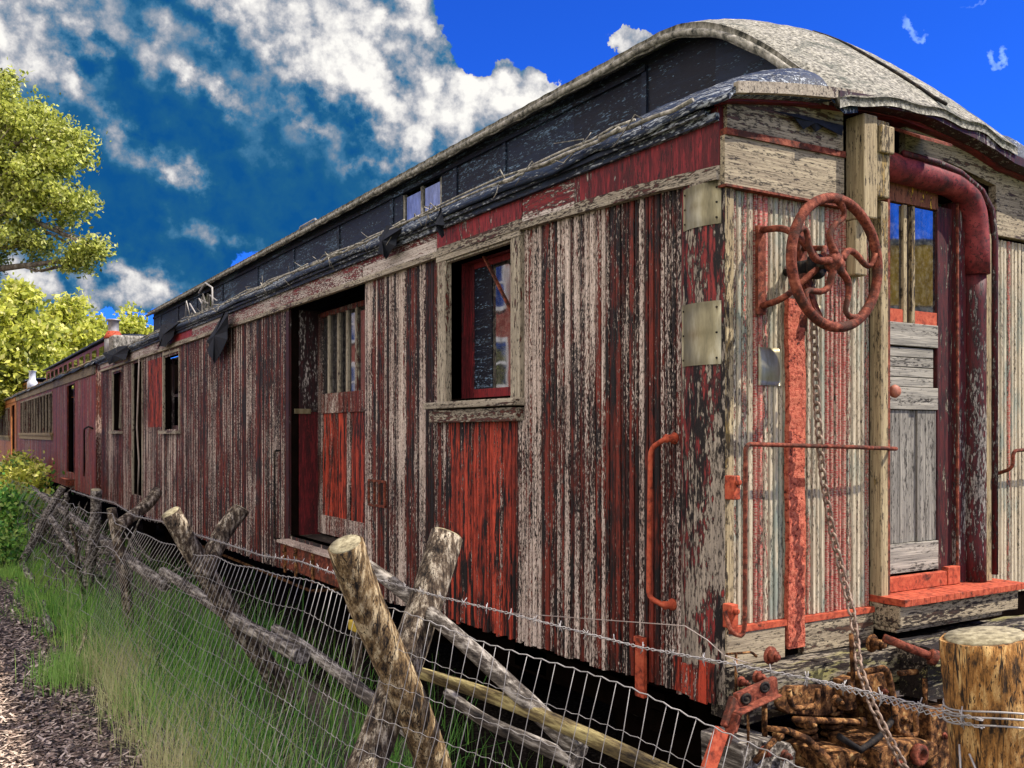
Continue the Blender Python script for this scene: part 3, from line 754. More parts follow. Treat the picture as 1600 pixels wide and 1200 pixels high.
# edge strip of that roof
mb = MB()
pts = [(.592, y, top_z(.6, y) - .05 + .004 * math.sin(y * 6)) for y in ys if y > -.1]
mb.tube(pts, .022, 6)
mb.grid(lambda y, k: (.600 - .008 * k + .004 * math.sin(y * 31), y, top_z(.61, y) + .004 - .085 * k - .006 * math.sin(y * 17) * k), [-.10 + .05 * i for i in range(int((CE + .1) / .05))], [0, .5, 1], thick=(.012, 0, 0))
mb.build('edge_roll', 'roof_edge', top)
mb = MB(); pts = [(1.62 - .10 * i / 10, -.17 + 1.2 * i / 10, top_z(1.6 - .1 * i / 10, -.16 + 1.2 * i / 10) + .012) for i in range(11)]
pts = [(1.30 + .02 * math.sin(i), .60 - .76 * i / 10, 0) for i in range(11)]
pts = [(x + .16 * i / 10, y, top_z(x + .16 * i / 10, y) + .008) for i, (x, y, _) in enumerate(pts)]
mb.tube(pts, .010, 6); mb.build('seam_cord', 'iron_black', top)
# clerestory wall
mb = MB()
cw = [(4.2, 5.0), (12.0, 12.8)]
ys2 = sorted(set([-.05, .15, .35, .55, .8, 1.1, 1.5, 2.2] + [a for c in cw for a in c] + [3.2, 6.5, 8.2, 9.6, 11, 14, 15.6, CE - .05]))
for y0, y1 in zip(ys2, ys2[1:]):
    isw = any(abs(y0 - c[0]) < .01 for c in cw)
    def zz(y): return top_z(.72, y) - .06
    rr = random.random()
    if isw:
        mb.hexa([(x, y, z) for x in (.72, .76) for y in (y0, y1) for z in (3.85, 4.06)], rr)
        mb.hexa([(x, y, zz(y) if q else zz(y) - .09) for x in (.72, .76) for y in (y0, y1) for q in (0, 1)], rr)
    else:
        mb.hexa([(x, y, zz(y) if q else min(3.85, zz(y) - .02)) for x in (.72, .76) for y in (y0, y1) for q in (0, 1)], rr)
mb.box(2.04, 2.08, 1.5, CE - .05, 3.85, 4.42); mb.box(.76, 2.08, CE - .1, CE - .05, 3.85, 4.42)
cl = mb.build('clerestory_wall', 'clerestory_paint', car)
mb = MB()
for y in (1.4, 3.1, 3.9, 5.2, 6.6, 8.1, 9.6, 11.4, 13.0, 14.4, 15.9): mb.box(.705, .7195, y, y + U(.03, .07), 4.021, 4.37)
mb.box(.695, .7195, 1.4, CE - .1, 4.372, 4.41); mb.box(.690, .7195, .9, CE - .1, 3.96, 4.02)
mb.build('batten', 'clerestory_paint', cl)
for c in cw:
    mb = MB(); mb.box(.735, .741, c[0] + .04, c[1] - .04, 4.08, 4.33); mb.build('pane', 'glass', cl)
    mb = MB(); mb.box(.725, .755, c[0], c[0] + .04, 4.06, 4.36); mb.box(.725, .755, c[1] - .04, c[1], 4.06, 4.36); mb.box(.722, .755, (c[0] + c[1]) / 2 - .02, (c[0] + c[1]) / 2 + .02, 4.06, 4.36); mb.build('sash', 'roof_edge', cl)
# roof handle, loose wires
rod('roof_rail', smooth_path([(.66, 7.2, 4.45), (.66, 7.2, 4.56), (.66, 7.75, 4.56), (.66, 7.75, 4.45)], 4, .04), .012, 'pipe_metal', car)
mb = MB()
for k in range(7):
    y = 9.6 + U(-.5, .9); mb.tube([(-.02, y, 3.7), (-.04 + U(-.05, .05), y + U(-.25, .25), 3.82 + U(0, .12)), (.0, y + U(-.6, .6), 3.74 + U(0, .12))], .010, 5)
mb.tube([(-.05, 9.0, 3.66), (-.05, 9.02, 3.95), (-.04, 9.4, 4.06), (-.03, 9.8, 3.98)], .012, 6)
mb.build('loose_wire', 'pipe_metal', car)

# ---- the end of the car ----------------------------------------------------
def vboards(x0, x1, z0, z1f, wmin, wmax, mat, y=0.0, name='end_siding', root=car, zj=.0):
    mb = MB(); L = x1 - x0; n = max(1, round(L / ((wmin + wmax) / 2))); ws = [U(wmin, wmax) for _ in range(n)]; k = L / sum(ws); x = x0
    for w_ in ws:
        w_ *= k; g = .0015; c = .006; d = U(-.0015, .002); g = .0028; a, b_ = x + g, x + w_ - g; z0_ = z0 + U(-zj, zj)
        prof = [(a, y + .018), (a, y + c + d), (a + c, y + d), (b_ - c, y + d), (b_, y + c + d), (b_, y + .018)]
        v = [(p[0], p[1], z) for z in (z0_, z1f) for p in prof]
        f = [((i + 1) % 6, i, 6 + i, 6 + (i + 1) % 6) for i in range(6)] + [tuple(range(6)), tuple(range(11, 5, -1))]
        mb.add(v, f); x += w_
    return mb.build(name, mat, root)
vboards(.055, .16, 1.205, 3.245, .03, .04, 'end_cream'); vboards(.16, .30, 1.205, 3.245, .030, .040, 'end_red'); vboards(.30, .40, 1.205, 3.245, .030, .040, 'end_cream'); vboards(.40, .56, 1.205, 3.245, .03, .045, 'end_cream')
vboards(.56, .70, 1.205, 3.245, .030, .040, 'end_cream'); vboards(.70, .86, 1.205, 3.245, .030, .040, 'end_pink'); vboards(.86, 1.04, 1.205, 3.245, .030, .040, 'end_cream')
vboards(2.065, 2.80, 1.16, 3.23, .032, .040, 'end_cream')
# backing + framing
mb = MB(); mb.box(.02, 1.12, .0185, .08, 1.05, 3.399); mb.box(1.845, 2.82, .0185, .08, 1.05, 3.399)
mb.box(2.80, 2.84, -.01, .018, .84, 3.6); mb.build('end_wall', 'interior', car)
mb = MB(); mb.box(.0, .052, -.016, .018, 1.10, 3.24); mb.build('corner_trim', 'end_timber', car, .004)
# bottom rail under the boards
mb = MB(); mb.box(.02, 1.04, -.028, .018, 1.175, 1.203, .3); mb.build('red_bead', 'rust_bright', car)
mb = MB(); mb.box(.0, .385, -.022, .018, 1.02, 1.172, .2); mb.box(.515, 1.04, -.022, .018, 1.02, 1.172, .8); mb.build('base_board', 'end_plank', car, .005)
# end letterboards: lower plank, red bead, upper plank following the arched roof
def arc_board(x0, x1, zlo, zhi, y0, y1, mat, name, rnd=None, n=12):
    mb = MB(); rnd = random.random() if rnd is None else rnd; v = []; f = []
    for i in range(n + 1):
        x = lerp(x0, x1, i / n)
        for y in (y0, y1):
            for fn_ in (zlo, zhi): v.append((x, y, fn_(x)))
    for i in range(n):
        a = i * 4; b_ = a + 4
        f += [(a, b_, b_ + 1, a + 1), (a + 2, a + 3, b_ + 3, b_ + 2), (a, a + 2, b_ + 2, b_), (a + 1, b_ + 1, b_ + 3, a + 3)]
    f += [(0, 1, 3, 2), (n * 4, n * 4 + 2, n * 4 + 3, n * 4 + 1)]
    mb.add(v, f, rnd); return mb.build(name, mat, car)
za = lambda x: 3.245 - .0 * x
zb_ = lambda x: 3.47 + .02 * math.sin(min(x, WID - x) / XC * 1.57)
zc = lambda x: zend(x) - .055
arc_board(-.02, .80, za, zb_, -.030, .018, 'end_plank', 'end_letterboard', .2)
arc_board(-.02, .80, lambda x: zb_(x) + .0, lambda x: zb_(x) + .03, -.042, .018, 'rust_red', 'end_bead', .2)
arc_board(.0, .80, lambda x: zb_(x) + .031, lambda x: zc(x), -.024, .018, 'end_plank', 'end_letterboard', .7)
arc_board(-.02, .80, lambda x: za(x) - .012, lambda x: za(x) - .001, -.040, .018, 'rust_red', 'end_bead', .5)
arc_board(2.12, 2.84, za, lambda x: 3.42, -.030, .018, 'end_plank', 'end_letterboard', .5)
arc_board(1.30, 2.84, lambda x: 3.60 - .16*max(0,(x-1.7)), zc, -.022, .018, 'end_plank', 'end_letterboard', .4)
arc_board(2.12, 2.84, lambda x: 3.421, lambda x: 3.60 - .16*(x-1.7) - .001, -.026, .018, 'end_plank', 'end_letterboard', .9)
arc_board(-.04, WID, lambda x: zc(x) - .0 , lambda x: zend(x) - .028, -.07, .018, 'cornice_red', 'end_cornice', .5)
arc_board(.62, WID, lambda x: zend(x) - .05, lambda x: zend(x) - .002, -.150, -.071, 'jamb_paint', 'end_cornice', .5)
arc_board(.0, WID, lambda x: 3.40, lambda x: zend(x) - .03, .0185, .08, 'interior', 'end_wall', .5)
mb = MB()
# pale fascia along the foot of the deck at the end
arc_board(-.05, .80, lambda x: zend(x) - .04, lambda x: zend(x) + .012, -.145, -.115, 'trim_side_h', 'end_fascia', .3)
arc_board(-.05, .80, lambda x: zend(x) - .045, lambda x: zend(x) - .012, -.1149, -.0701, 'roof_felt', 'end_fascia', .5)
# torn canvas scraps
def eflap(pts, mat='tar_cloth', y=-.05):
    mb = MB(); P_ = [E(a, b__, y) for a, b__ in pts]; c = sum(P_, Vector()) / len(P_); c.y -= .02; n = len(P_)
    v = P_ + [c] + [p + Vector((0, .004, 0)) for p in P_] + [c + Vector((0, .004, 0))]; f = []
    for i in range(n): f += [(i, (i + 1) % n, n), (n + 1 + (i + 1) % n, n + 1 + i, 2 * n + 1), (i, n + 1 + i, n + 1 + (i + 1) % n, (i + 1) % n)]
    mb.add(v, f, .4); return mb.build('torn_flap', mat, car)
eflap([(1205, 172), (1255, 180), (1318, 196), (1316, 212), (1290, 196), (1275, 206), (1262, 190), (1256, 202), (1240, 182)])
# timber posts beside the door
mb = MB(); mb.box(.845, .95, -.115, .0, 3.18, 3.70, .3); mb.box(.955, 1.06, -.105, .0, 3.30, 3.69, .7); mb.box(.96, 1.065, -.13, -.106, 3.52, 3.66, .5)
mb.box(.85, .94, -.06, .0, 2.9, 3.18,.2)
o = mb.build('head_post', 'end_timber', car, .008)
mb = MB(); mb.box(1.055, 1.115, -.055, .018, 1.14, 3.30, .4); mb.build('door_post', 'end_timber', car, .006)
mb = MB(); mb.box(1.116, 1.135, -.05, .02, 1.26, 3.36, .4); mb.build('red_stop', 'rust_red', car)
# rolled hood round the doorway
path = [(1.07, 3.50), (1.35, 3.50), (1.70, 3.485), (1.83, 3.45), (1.905, 3.36), (1.93, 3.22), (1.935, 3.0)]
def hood_pts(path, y=-.02): return smooth_path([(x, y, z) for x, z in path], 4, .2)
mb = MB(); mb.tube(hood_pts(path), [.074] * 40, 16); hood = mb.build('door_hood', 'hood_red', car)
mb = MB(); mb.tube([(x, -.08, z + .09) for x, z in [(1.20, 3.47), (1.5, 3.465), (1.70, 3.44)]] + [(1.89, -.08, 3.46), (1.99, -.08, 3.36), (2.02, -.08, 3.2), (2.02, -.08, 1.3)], .018, 6); mb.build('bead', 'hood_side', hood)
mb = MB(); mb.tube([(1.935, -.01, z) for z in np.linspace(3.0, 1.262, 12)], .064, 16); mb.build('hood_column', 'hood_side', car)
mb = MB(); mb.box(1.775, 1.875, .0, .09, 1.262, 3.40, .4); mb.build('door_jamb', 'hood_side', car)
mb = MB(); mb.box(1.776, 1.788, -.012, -.001, 1.262, 3.40, .4); mb.build('red_stop', 'rust_red', car)
mb = MB(); mb.box(2.005, 2.06, -.04, .018, 1.16, 3.24); mb.build('door_post', 'end_timber', car)
mb = MB(); mb.box(1.117, 1.77, .02, .12, 3.425, 3.47); mb.box(1.09, 1.116, .02, .12, 1.26, 3.36); mb.build('door_head', 'hood_red', car)
# vent board over the hood
mb = MB(); a_, b_ = E(1393, 200, -.06), E(1450, 228, -.06)
mb.hexa([(1.17, -.20, 3.60), (1.17, -.20, 3.615), (1.17, -.02, 3.70), (1.17, -.02, 3.715), (1.44, -.20, 3.60), (1.44, -.20, 3.615), (1.44, -.02, 3.70), (1.44, -.02, 3.715)], .5)
mb.build('vent_flap', 'rust_red', car)
# the end door
YD = .02
def bx(mb, x0, x1, z0, z1, y=YD, th=.035, rnd=None): mb.box(x0, x1, y, y + th, z0, z1, rnd)
def EX(px): return E(px, 600, YD).x
def EZ(px, py): return E(px, py, YD).z
dl, dr_ = 1.117, 1.774
xa, xb = EX(1380), EX(1412); xc_, xd = EX(1430), EX(1465)
xd = min(xd, 1.72)
mb = MB(); bx(mb, dl, xa, 1.27, 3.36); bx(mb, xd, dr_, 1.27, 3.36)
ed = mb.build('end_door', 'door_dark', car, .004); tag(ed, 'end door with two tall panes above bare grey panels')
mb = MB(); bx(mb, xa, xd, EZ(1425, 320), EZ(1425, 288), y=YD - .002); mb.build('transom', 'yellow_transom', ed)
z0, z1 = EZ(1425, 505), EZ(1425, 322)
mb = MB(); mb.box(xb, xb + .03, YD + .0, YD + .035, z0, z1); mb.box(xc_ - .03, xc_, YD + .0, YD + .035, z0, z1); mb.build('mullion', 'end_timber', ed, .003)
mb = MB(); mb.box(xb + .0301, xc_ - .0301, YD + .02, YD + .03, z0, z1); mb.build('centre_slat', 'jamb_paint', ed)
for u0, u1 in ((xa, xb), (xc_, xd)):
    mb = MB(); mb.box(u0, u1, YD + .016, YD + .022, z0 + .07, z1); mb.build('pane', 'glass', ed)
    mb = MB(); mb.box(u0, u1, YD + .004, YD + .028, z0, z0 + .07); mb.build('red_reflection', 'rust_bright', ed)  # red strip stands in for the red reflection low in the pane
mb = MB(); bx(mb, xa, xd, EZ(1425, 541), z0 - .001, y=YD - .004)
zq = EZ(1425, 605); zt_ = EZ(1425, 543); n = 4
for i in range(n): bx(mb, xa, xd - .03, lerp(zq, zt_, i / n) + .002, lerp(zq, zt_, (i + 1) / n) - .002, y=YD + .006)
bx(mb, xa, xd, EZ(1425, 640), zq - .001, y=YD - .004)
bx(mb, xa, xd, EZ(1425, 893), EZ(1425, 848), y=YD - .006)
build_each(mb, 'rail', 'door_wood_h', ed, .003)
zl, zh = EZ(1425, 847), EZ(1425, 641); mb = MB(); x = xa; xm = (xa + xd) / 2
while x < xd - .01:
    w_ = min(.075, xd - x)
    if abs(x + w_ / 2 - xm) > .035: bx(mb, x + .002, x + w_ - .002, zl, zh, y=YD + .008)
    else: bx(mb, x, x + w_, zl, zh, y=YD + .020)
    x += w_
mb.build('panel', 'door_wood', ed)
mb = MB(); mb.lathe([(.012, 0), (.012, .03), (.032, .04), (.036, .055), (.026, .072)], (xa + .02, YD - .004, EZ(1383, 612)), (0, -1, 0), 14); mb.build('knob', 'knob_rust', ed)
mb = MB(); mb.box(1.117, 1.66, YD - .045, YD - .01, 1.262, EZ(1425, 893) - .01); mb.box(1.662, 1.773, YD - .05, YD - .01, 1.262, EZ(1425, 890)); mb.build('kick_board', 'rust_bright', car, .004)
mb = MB(); x = 1.05
while x < 2.12: mb.box(x, x + .05, -.20, .05, 1.225, 1.26 + U(-.001, .001)); x += .0515
mb.build('threshold', 'rust_bright', car, .002)
mb = MB(); mb.box(1.05, 2.10, -.17, .0, 1.11, 1.222); mb.box(1.05, 1.98, -.15, .0, 1.085, 1.109); mb.build('threshold_block', 'end_plank', car, .008)
# tin patch on the end boards
mb = MB(); p0, p1 = E(1185, 542, -.004), E(1221, 603, -.004)
mb.grid(lambda u, vv: (u, -.006 - .012 * math.sin((u - p0.x) / (p1.x - p0.x) * 3.1) * math.sin((vv - p1.z) * 20), vv), list(np.linspace(p0.x, p1.x, 8)), list(np.linspace(p1.z, p0.z, 8)), thick=(0, .003, 0))
mb.build('metal_patch', 'tin_patch', car)
# red strap
mb = MB(); mb.grid(lambda u, vv: (u + .004 * math.sin(vv * 9), -.032 + .002 * math.sin(vv * 60), vv), list(np.linspace(.40, .515, 5)), list(np.linspace(1.06, 2.75, 60)), thick=(0, .028, 0), smooth=False)
mb.build('iron_strap', 'strap_red', car)

# handwheel
WC = Vector((.41, -.30, 2.88)); WR = .295
hw = MB(); hw.tube([WC + Vector((math.cos(a) * WR, 0, math.sin(a) * WR)) for a in np.linspace(0, 2 * math.pi, 57)[:-1]], .0235, 12, closed=True)
wh = hw.build('handwheel', 'rust_red', car)
for k in range(5):
    mb = MB(); a0 = R(100 + 72 * k); pts = []
    for i in range(15):
        t = i / 14; rr = lerp(.04, WR - .008, t); aa = a0 + .30 * math.sin(t * 2 * math.pi) * (.5 + t * .5) - .25 * t
        pts.append(WC + Vector((math.cos(aa) * rr, .012 * math.sin(t * 3.14), math.sin(aa) * rr)))
    mb.tube(pts, [lerp(.019, .013, min(1, i / 10)) for i in range(13)] + [.016, .02], 8); mb.build('spoke', 'rust_red', wh)
mb = MB(); mb.lathe([(.0, -.03), (.018, -.03), (.022, -.02), (.045, -.014), (.05, .0), (.045, .03), (.02, .05)], WC, (0, 1, 0), 16); mb.build('hub', 'rust_red', wh)
mb = MB(); mb.lathe([(.018, .0), (.018, .30)], WC, (0, 1, 0), 10)
mb.lathe([(.06, .10), (.06, .125)], WC, (0, 1, 0), 12); mb.lathe([(.04, .15), (.04, .24)], WC, (0, 1, 0), 12)
mb.build('brake_shaft', 'iron_black', car)
mb = MB()
mb.beam((.22, -.02, 3.08), (.22, -.02, 2.66), .05, .02, (0, 1, 0)); mb.tube(smooth_path([(.22, -.02, 3.06), (.24, -.16, 3.05), (.36, -.2, 2.95), (.41, -.2, 2.90)], 4, .06), .016, 8)
mb.tube(smooth_path([(.22, -.02, 2.70), (.24, -.14, 2.72), (.36, -.2, 2.84), (.41, -.2, 2.87)], 4, .06), .016, 8)
mb.beam((.50, -.02, 3.1), (.50, -.02, 2.6), .05, .025, (0, 1, 0)); mb.tube([(.50, -.03, 3.0), (.5, -.16, 2.98), (.43, -.2, 2.9)], .014, 8)
mb.lathe([(.05,0),(.05,.02)], (.36,-.17,2.80),(0,1,0),10); mb.beam((.36,-.17,2.8),(.47,-.17,2.62),.03,.015,(0,1,0))
mb.build('brake_bracket', 'rust_red', car)
mb = MB(); mb.lathe([(.03,0),(.034,.02),(.03,.04)], (.55,-.05,2.69),(0,-1,0),10); mb.build('gauge_boss','tin_patch',car)
# chain
cp_ = [E(1268, 440, -.14), E(1272, 520, -.125), E(1277, 640, -.115), E(1285, 740, -.115), E(1300, 830, -.125), E(1318, 905, -.16), E(1332, 960, -.24), E(1342, 1040, -.36), E(1362, 1100, -.46), E(1387, 1150, -.54), E(1415, 1202, -.60), E(1440, 1250, -.64)]
def along(pts, step):
    out = []; acc = 0; nxt = 0
    for a, b_ in zip(pts, pts[1:]):
        L = (b_ - a).length
        while nxt <= acc + L:
            t = (nxt - acc) / L; out.append((a.lerp(b_, t), (b_ - a).normalized())); nxt += step
        acc += L
    return out
mb = MB()
for i, (p, d) in enumerate(along(cp_, .040)):
    u = Vector((1, 0, 0)); u = (u - d * u.dot(d)).normalized(); q = d.cross(u)
    if i % 2: u = q
    else: u = (u * .9 + q * .3).normalized()
    u = (u + Vector((U(-.1, .1), U(-.1, .1), 0))).normalized()
    pts = []
    for k in range(12):
        a = 2 * math.pi * k / 12; pts.append(p + d * (math.cos(a) * .0265) + u * (math.sin(a) * .0155))
    mb.tube(pts, .0066, 6, closed=True)
mb.build('brake_chain', 'chain_iron', car)
# grab irons on the end
a1 = E(1160, 694, -.12); a2 = E(1158, 985, -.12)
g1 = rod('grab_iron', smooth_path([(1.13, .0, 2.02), (1.12, -.11, 2.02), (.66, -.125, 2.035), (a1.x + .02, -.12, a1.z), (a1.x + .015, -.12, a2.z + .02), (a1.x - .0, -.12, a2.z - .03), (a1.x - .05, -.10, a2.z - .01), (a1.x - .05, -.06, a2.z + .08)], 6, .035), .0105, 'rust_red', car)
for p in (E(1143, 760, -.04), E(1140, 960, -.04)):
    mb = MB(); mb.box(p.x - .022, p.x + .022, -.075, -.016, p.z - .06, p.z + .05); mb.lathe([(.014, 0), (.014, .02)], (p.x, -.075, p.z + .02), (0, -1, 0), 8); mb.build('bracket', 'rust_bright', g1, .005)
g2 = rod('grab_iron', smooth_path([(2.15, .0, 1.86), (2.15, -.11, 1.90), (2.15, -.11, 2.0), (2.75, -.11, 2.02), (2.78, .0, 2.02)], 6, .04), .0105, 'rust_red', car)
# platform buffer beam and what hangs below it
mb = MB()
def rough_beam(x0, x1, y0, y1, z0, z1, rnd):
    n = 20; v = []; f = []
    for i in range(n + 1):
        x = lerp(x0, x1, i / n); j = lambda: U(-.007, .007)
        v += [(x, y0 + j(), z0 + j()), (x, y0 + j(), z1 + j()), (x, y1, z1 + j()), (x, y1, z0 + j())]
    for i in range(n):
        for k in range(4): a = i * 4 + k; b_ = i * 4 + (k + 1) % 4; f.append((a, b_, b_ + 4, a + 4))
    f += [(3, 2, 1, 0), tuple(n * 4 + k for k in range(4))]
    mb.add(v, f, rnd)
rough_beam(.0, 2.84, -.20, .02, .86, 1.015, .2); rough_beam(.98, 2.84, -.42, -.20, .98, 1.07, .6); rough_beam(1.0, 2.84, -.36, -.203, .80, .972, .9)
rough_beam(.02, 2.80, -.12, .10, .78, .855, .4)
mb.build('buffer_beam', 'beam_wood', car)
def bolt(p, r=.028, l=.035, mat='rust_red', axis=(0, -1, 0)):
    mb = MB(); mb.lathe([(r * 1.5, 0), (r * 1.5, .006)], p, axis, 14); mb.lathe([(r, .006), (r, l)], p, axis, 6); mb.lathe([(r * .5, l), (r * .5, l * 1.5)], p, axis, 8)
    return mb.build('bolt', mat, car)
bolt(E(1203, 1024, -.20)); bolt(E(1183, 1057, -.20), .02); bolt(E(1157, 1065, -.2), .016); bolt(E(1362, 1005, -.2), .03, .05, 'rust_dark')
mb = MB(); p = E(1410, 1008, -.42); q_ = E(1458, 1027, -.50); mb.tube([p + (p - q_) * .6, q_], .020, 10); mb.lathe([(.038, -.015), (.038, .015), (.02, .02)], q_, tuple(q_ - p), 6); mb.build('tie_rod', 'rust_red', car)
mb = MB()
for pa, pb, yy, r_ in ((( 1330, 990), (1333, 1064), -.30, .011), ((1169, 1104), (1169, 1168), -.30, .006), ((1194, 1085), (1195, 1150), -.28, .012), ((1445, 1060), (1446, 1120), -.35, .012), ((1150, 1020), (1150, 1085), -.22, .006)):
    mb.tube([E(*pa, yy), E(*pb, yy)], r_, 8)
mb.tube(smooth_path([E(1135, 1022, -.21), E(1175, 1019, -.22), E(1182, 1026, -.22)], 4, .03), .006, 6)
build_each(mb, 'hanger_rod', 'rust_dark', car)
def stirrup(pts, y, r_, name='stirrup', mat='rust_dark'):
    mb = MB(); mb.tube(smooth_path([E(a, b__, y) for a, b__ in pts], 5, .04), r_, 8); return mb.build(name, mat, car)
stirrup([(1232, 1078), (1237, 1108), (1276, 1102), (1278, 1076)], -.27, .013)
stirrup([(1350, 1050), (1385, 1043), (1398, 1100), (1402, 1148)], -.34, .016)
stirrup([(1352, 1052), (1362, 1090), (1366, 1098)], -.34, .013)
stirrup([(1398, 1104), (1400, 1140), (1425, 1150), (1432, 1145), (1430, 1105)], -.38, .013)
def block(x0, x1, z0, z1, y0, y1, mat='rust_dark', name='casting', bev=.012):
    mb = MB(); mb.box(x0, x1, y0, y1, z0, z1); return mb.build(name, mat, car, bev)

def plate(pts, y0, y1, name, mat='rust_dark', bev=.006):
    a = [E(p[0], p[1], y0) for p in pts]; n = len(a); v = a + [Vector((p.x, y1, p.z)) for p in a]
    mb = MB(); mb.add(v, [tuple(range(n))[::-1], tuple(range(n, 2 * n))] + [(i, (i + 1) % n, n + (i + 1) % n, n + i) for i in range(n)], .5); return mb.build(name, mat, car, bev)
plate([(1212, 1085), (1230, 1072), (1296, 1070), (1310, 1082), (1308, 1112), (1285, 1120), (1232, 1116), (1214, 1104)], -.22, -.05, 'draft_casting')
plate([(1318, 1064), (1336, 1058), (1340, 1108), (1322, 1112)], -.26, -.05, 'draft_casting')
plate([(1346, 1056), (1392, 1050), (1400, 1072), (1396, 1098), (1352, 1098)], -.28, -.08, 'draft_casting')
plate([(1398, 1104), (1428, 1100), (1434, 1140), (1424, 1152), (1400, 1146)], -.34, -.10, 'draft_casting')
plate([(1453, 1110), (1492, 1104), (1494, 1210), (1456, 1212)], -.40, -.15, 'draft_casting')
plate([(1158, 1166), (1180, 1158), (1236, 1162), (1244, 1175), (1240, 1225), (1160, 1225)], -.30, -.05, 'journal_box', 'rail_grey')
plate([(1296, 1182), (1318, 1174), (1356, 1178), (1360, 1225), (1296, 1225)], -.36, -.10, 'draft_casting', 'rust_dark')
cpl = plate([(1372, 1172), (1400, 1160), (1440, 1156), (1466, 1162), (1468, 1180), (1440, 1198), (1404, 1214), (1374, 1210)], -.44, -.15, 'coupler', 'rust_dark', .012)
mb = MB(); c = E(1432, 1178, -.445); mb.lathe([(.050, 0), (.050, .03), (.028, .035), (.028, .008)], c, (0, -1, 0), 16); mb.build('knuckle', 'rust_red', cpl)
for px_, py_ in ((1260, 1136), (1300, 1140)):
    mb = MB(); c = E(px_, py_, -.12); mb.tube([c + Vector((math.cos(i * .6) * .045, math.sin(i * .6) * .045, -.10 + i * .0032)) for i in range(64)], .011, 6); mb.build('coil_spring', 'rust_dark', car)
mb = MB(); mb.lathe([(.0, 0), (.07, 0), (.075, .02), (.075, .30), (.07, .32), (.03, .33), (.03, .4), (.0, .4)], E(1330, 1132, -.02), (1, .1, 0), 18); mb.build('brake_cylinder', 'rust_dark', car)
mb = MB(); mb.tube([E(1310, 1150, -.36), E(1345, 1172, -.40), E(1375, 1150, -.40), E(1398, 1120, -.36), E(1392, 1080, -.30)], .015, 10); mb.build('air_hose', 'iron_black', car)
# big bent lever with two holes, and the red bar
mb = MB(); A_, B_ = E(1212, 1072, -.30), E(1150, 1100, -.32); C_ = E(1138, 1140, -.34)
mb.beam(A_, B_, .09, .03, (0, 1, 0)); mb.beam(B_ + (B_ - C_) * .15, C_, .085, .03, (0, 1, 0)); mb.beam(E(1215, 1085, -.34), E(1150, 1115, -.36), .012, .05, (0, 1, 0)); mb.beam(E(1150, 1115, -.36), E(1132, 1165, -.36), .012, .05, (0, 1, 0))
lv = mb.build('step_iron', 'rust_red', car, .006)
mb = MB()
for p in (E(1195, 1074, -.325), E(1166, 1092, -.34)): mb.tube([p + Vector((math.cos(a) * .024, 0, math.sin(a) * .018)) for a in np.linspace(0, 6.28, 15)[:-1]], .007, 6, closed=True); mb.lathe([(.02, 0), (.02, .003)], p + Vector((0, .0, 0)), (0, -1, 0), 10)
build_each(mb, 'slot', 'iron_black', lv)
mb = MB(); mb.beam(E(1128, 1140, -.36), E(1103, 1212, -.38), .075, .02, (0, 1, 0)); mb.build('red_bar', 'rust_bright', lv, .004)
mb = MB(); mb.tube([E(1200, 1138, -.42), E(1232, 1142, -.42), E(1262, 1156, -.42), E(1290, 1185, -.42), E(1310, 1225, -.42)], [.012, .014, .018, .022, .024], 8); mb.build('brake_lever', 'rust_dark', car)
for a_, b_, yy, r_ in (((1240, 1124), (1345, 1128), -.30, .014), ((1405, 1052), (1450, 1048), -.3, .014), ((1180, 1190), (1215, 1150), -.34, .014), ((1462, 1030), (1470, 1110), -.30, .014)):
    mb = MB(); mb.tube([E(*a_, yy), E(*b_, yy)], r_, 8); mb.lathe([(r_ * 1.7, -.01), (r_ * 1.7, .02)], E(*b_, yy), tuple(E(*b_, yy) - E(*a_, yy)), 6); mb.build('brake_rod', 'rust_dark', car)
for px_, py_, yy in ((1262, 1130, -.3), (1305, 1095, -.28), (1375, 1078, -.31), (1412, 1125, -.38), (1340, 1190, -.38), (1225, 1180, -.32), (1192, 1175, -.32), (1475, 1150, -.41), (1400, 1190, -.44)): bolt(E(px_, py_, yy), U(.012, .02), .03, random.choice(['rust_dark', 'rust_red']))
# dark leaf spring
mb = MB()
for k in range(6):
    zc_ = .62 - k * .026; w_ = 1.15 - k * .16
    mb.grid(lambda u, vv: (1.0 + u * w_ / 2, -.05 + vv, zc_ - .10 * (1 - u * u) + .0), list(np.linspace(-1, 1, 13)), [-.12, .12], thick=(0, 0, -.022))
mb.build('leaf_spring', 'iron_black', car)
# centre sills and truss, truck with wheels, behind
mb = MB(); mb.box(1.0, 1.2, .05, L1, .66, .92); mb.box(1.64, 1.84, .05, L1, .66, .92); mb.box(.2, .32, .1, L1, .74, .93)
for y in np.arange(.5, L1, 2.2): mb.box(.1, 2.74, y, y + .16, .78, .94)
mb.build('underframe', 'underframe_shade', car)
def truck(yc):
    mb = MB(); mb.box(.42, .58, yc - 1.4, yc + 1.4, .44, .62); mb.box(2.26, 2.42, yc - 1.4, yc + 1.4, .44, .62); mb.box(.42, 2.42, yc - .2, yc + .2, .46, .66)
    mb.box(.40, 2.44, yc + 1.3, yc + 1.42, .4, .52); mb.box(.40, 2.44, yc - 1.42, yc - 1.3, .40, .52)
    o = mb.build('truck', 'underframe_shade', car)
    for yy in (yc - 1.05, yc + 1.05):
        for x_, s_ in ((.66, 1), (2.18, -1)):
            mb = MB(); mb.lathe([(.03, -.10), (.09, -.10), (.10, -.05), (.34, -.04), (.40, -.05), (.42, .04), (.45, .05), (.45, .075), (.1, .08)], (x_, yy, .455), (s_, 0, 0), 32); mb.build('wheel', 'underframe_shade', o)
        mb = MB(); mb.tube([(.5, yy, .455), (2.34, yy, .455)], .06, 10); mb.build('axle', 'iron_black', o)
truck(2.3); truck(15.8)
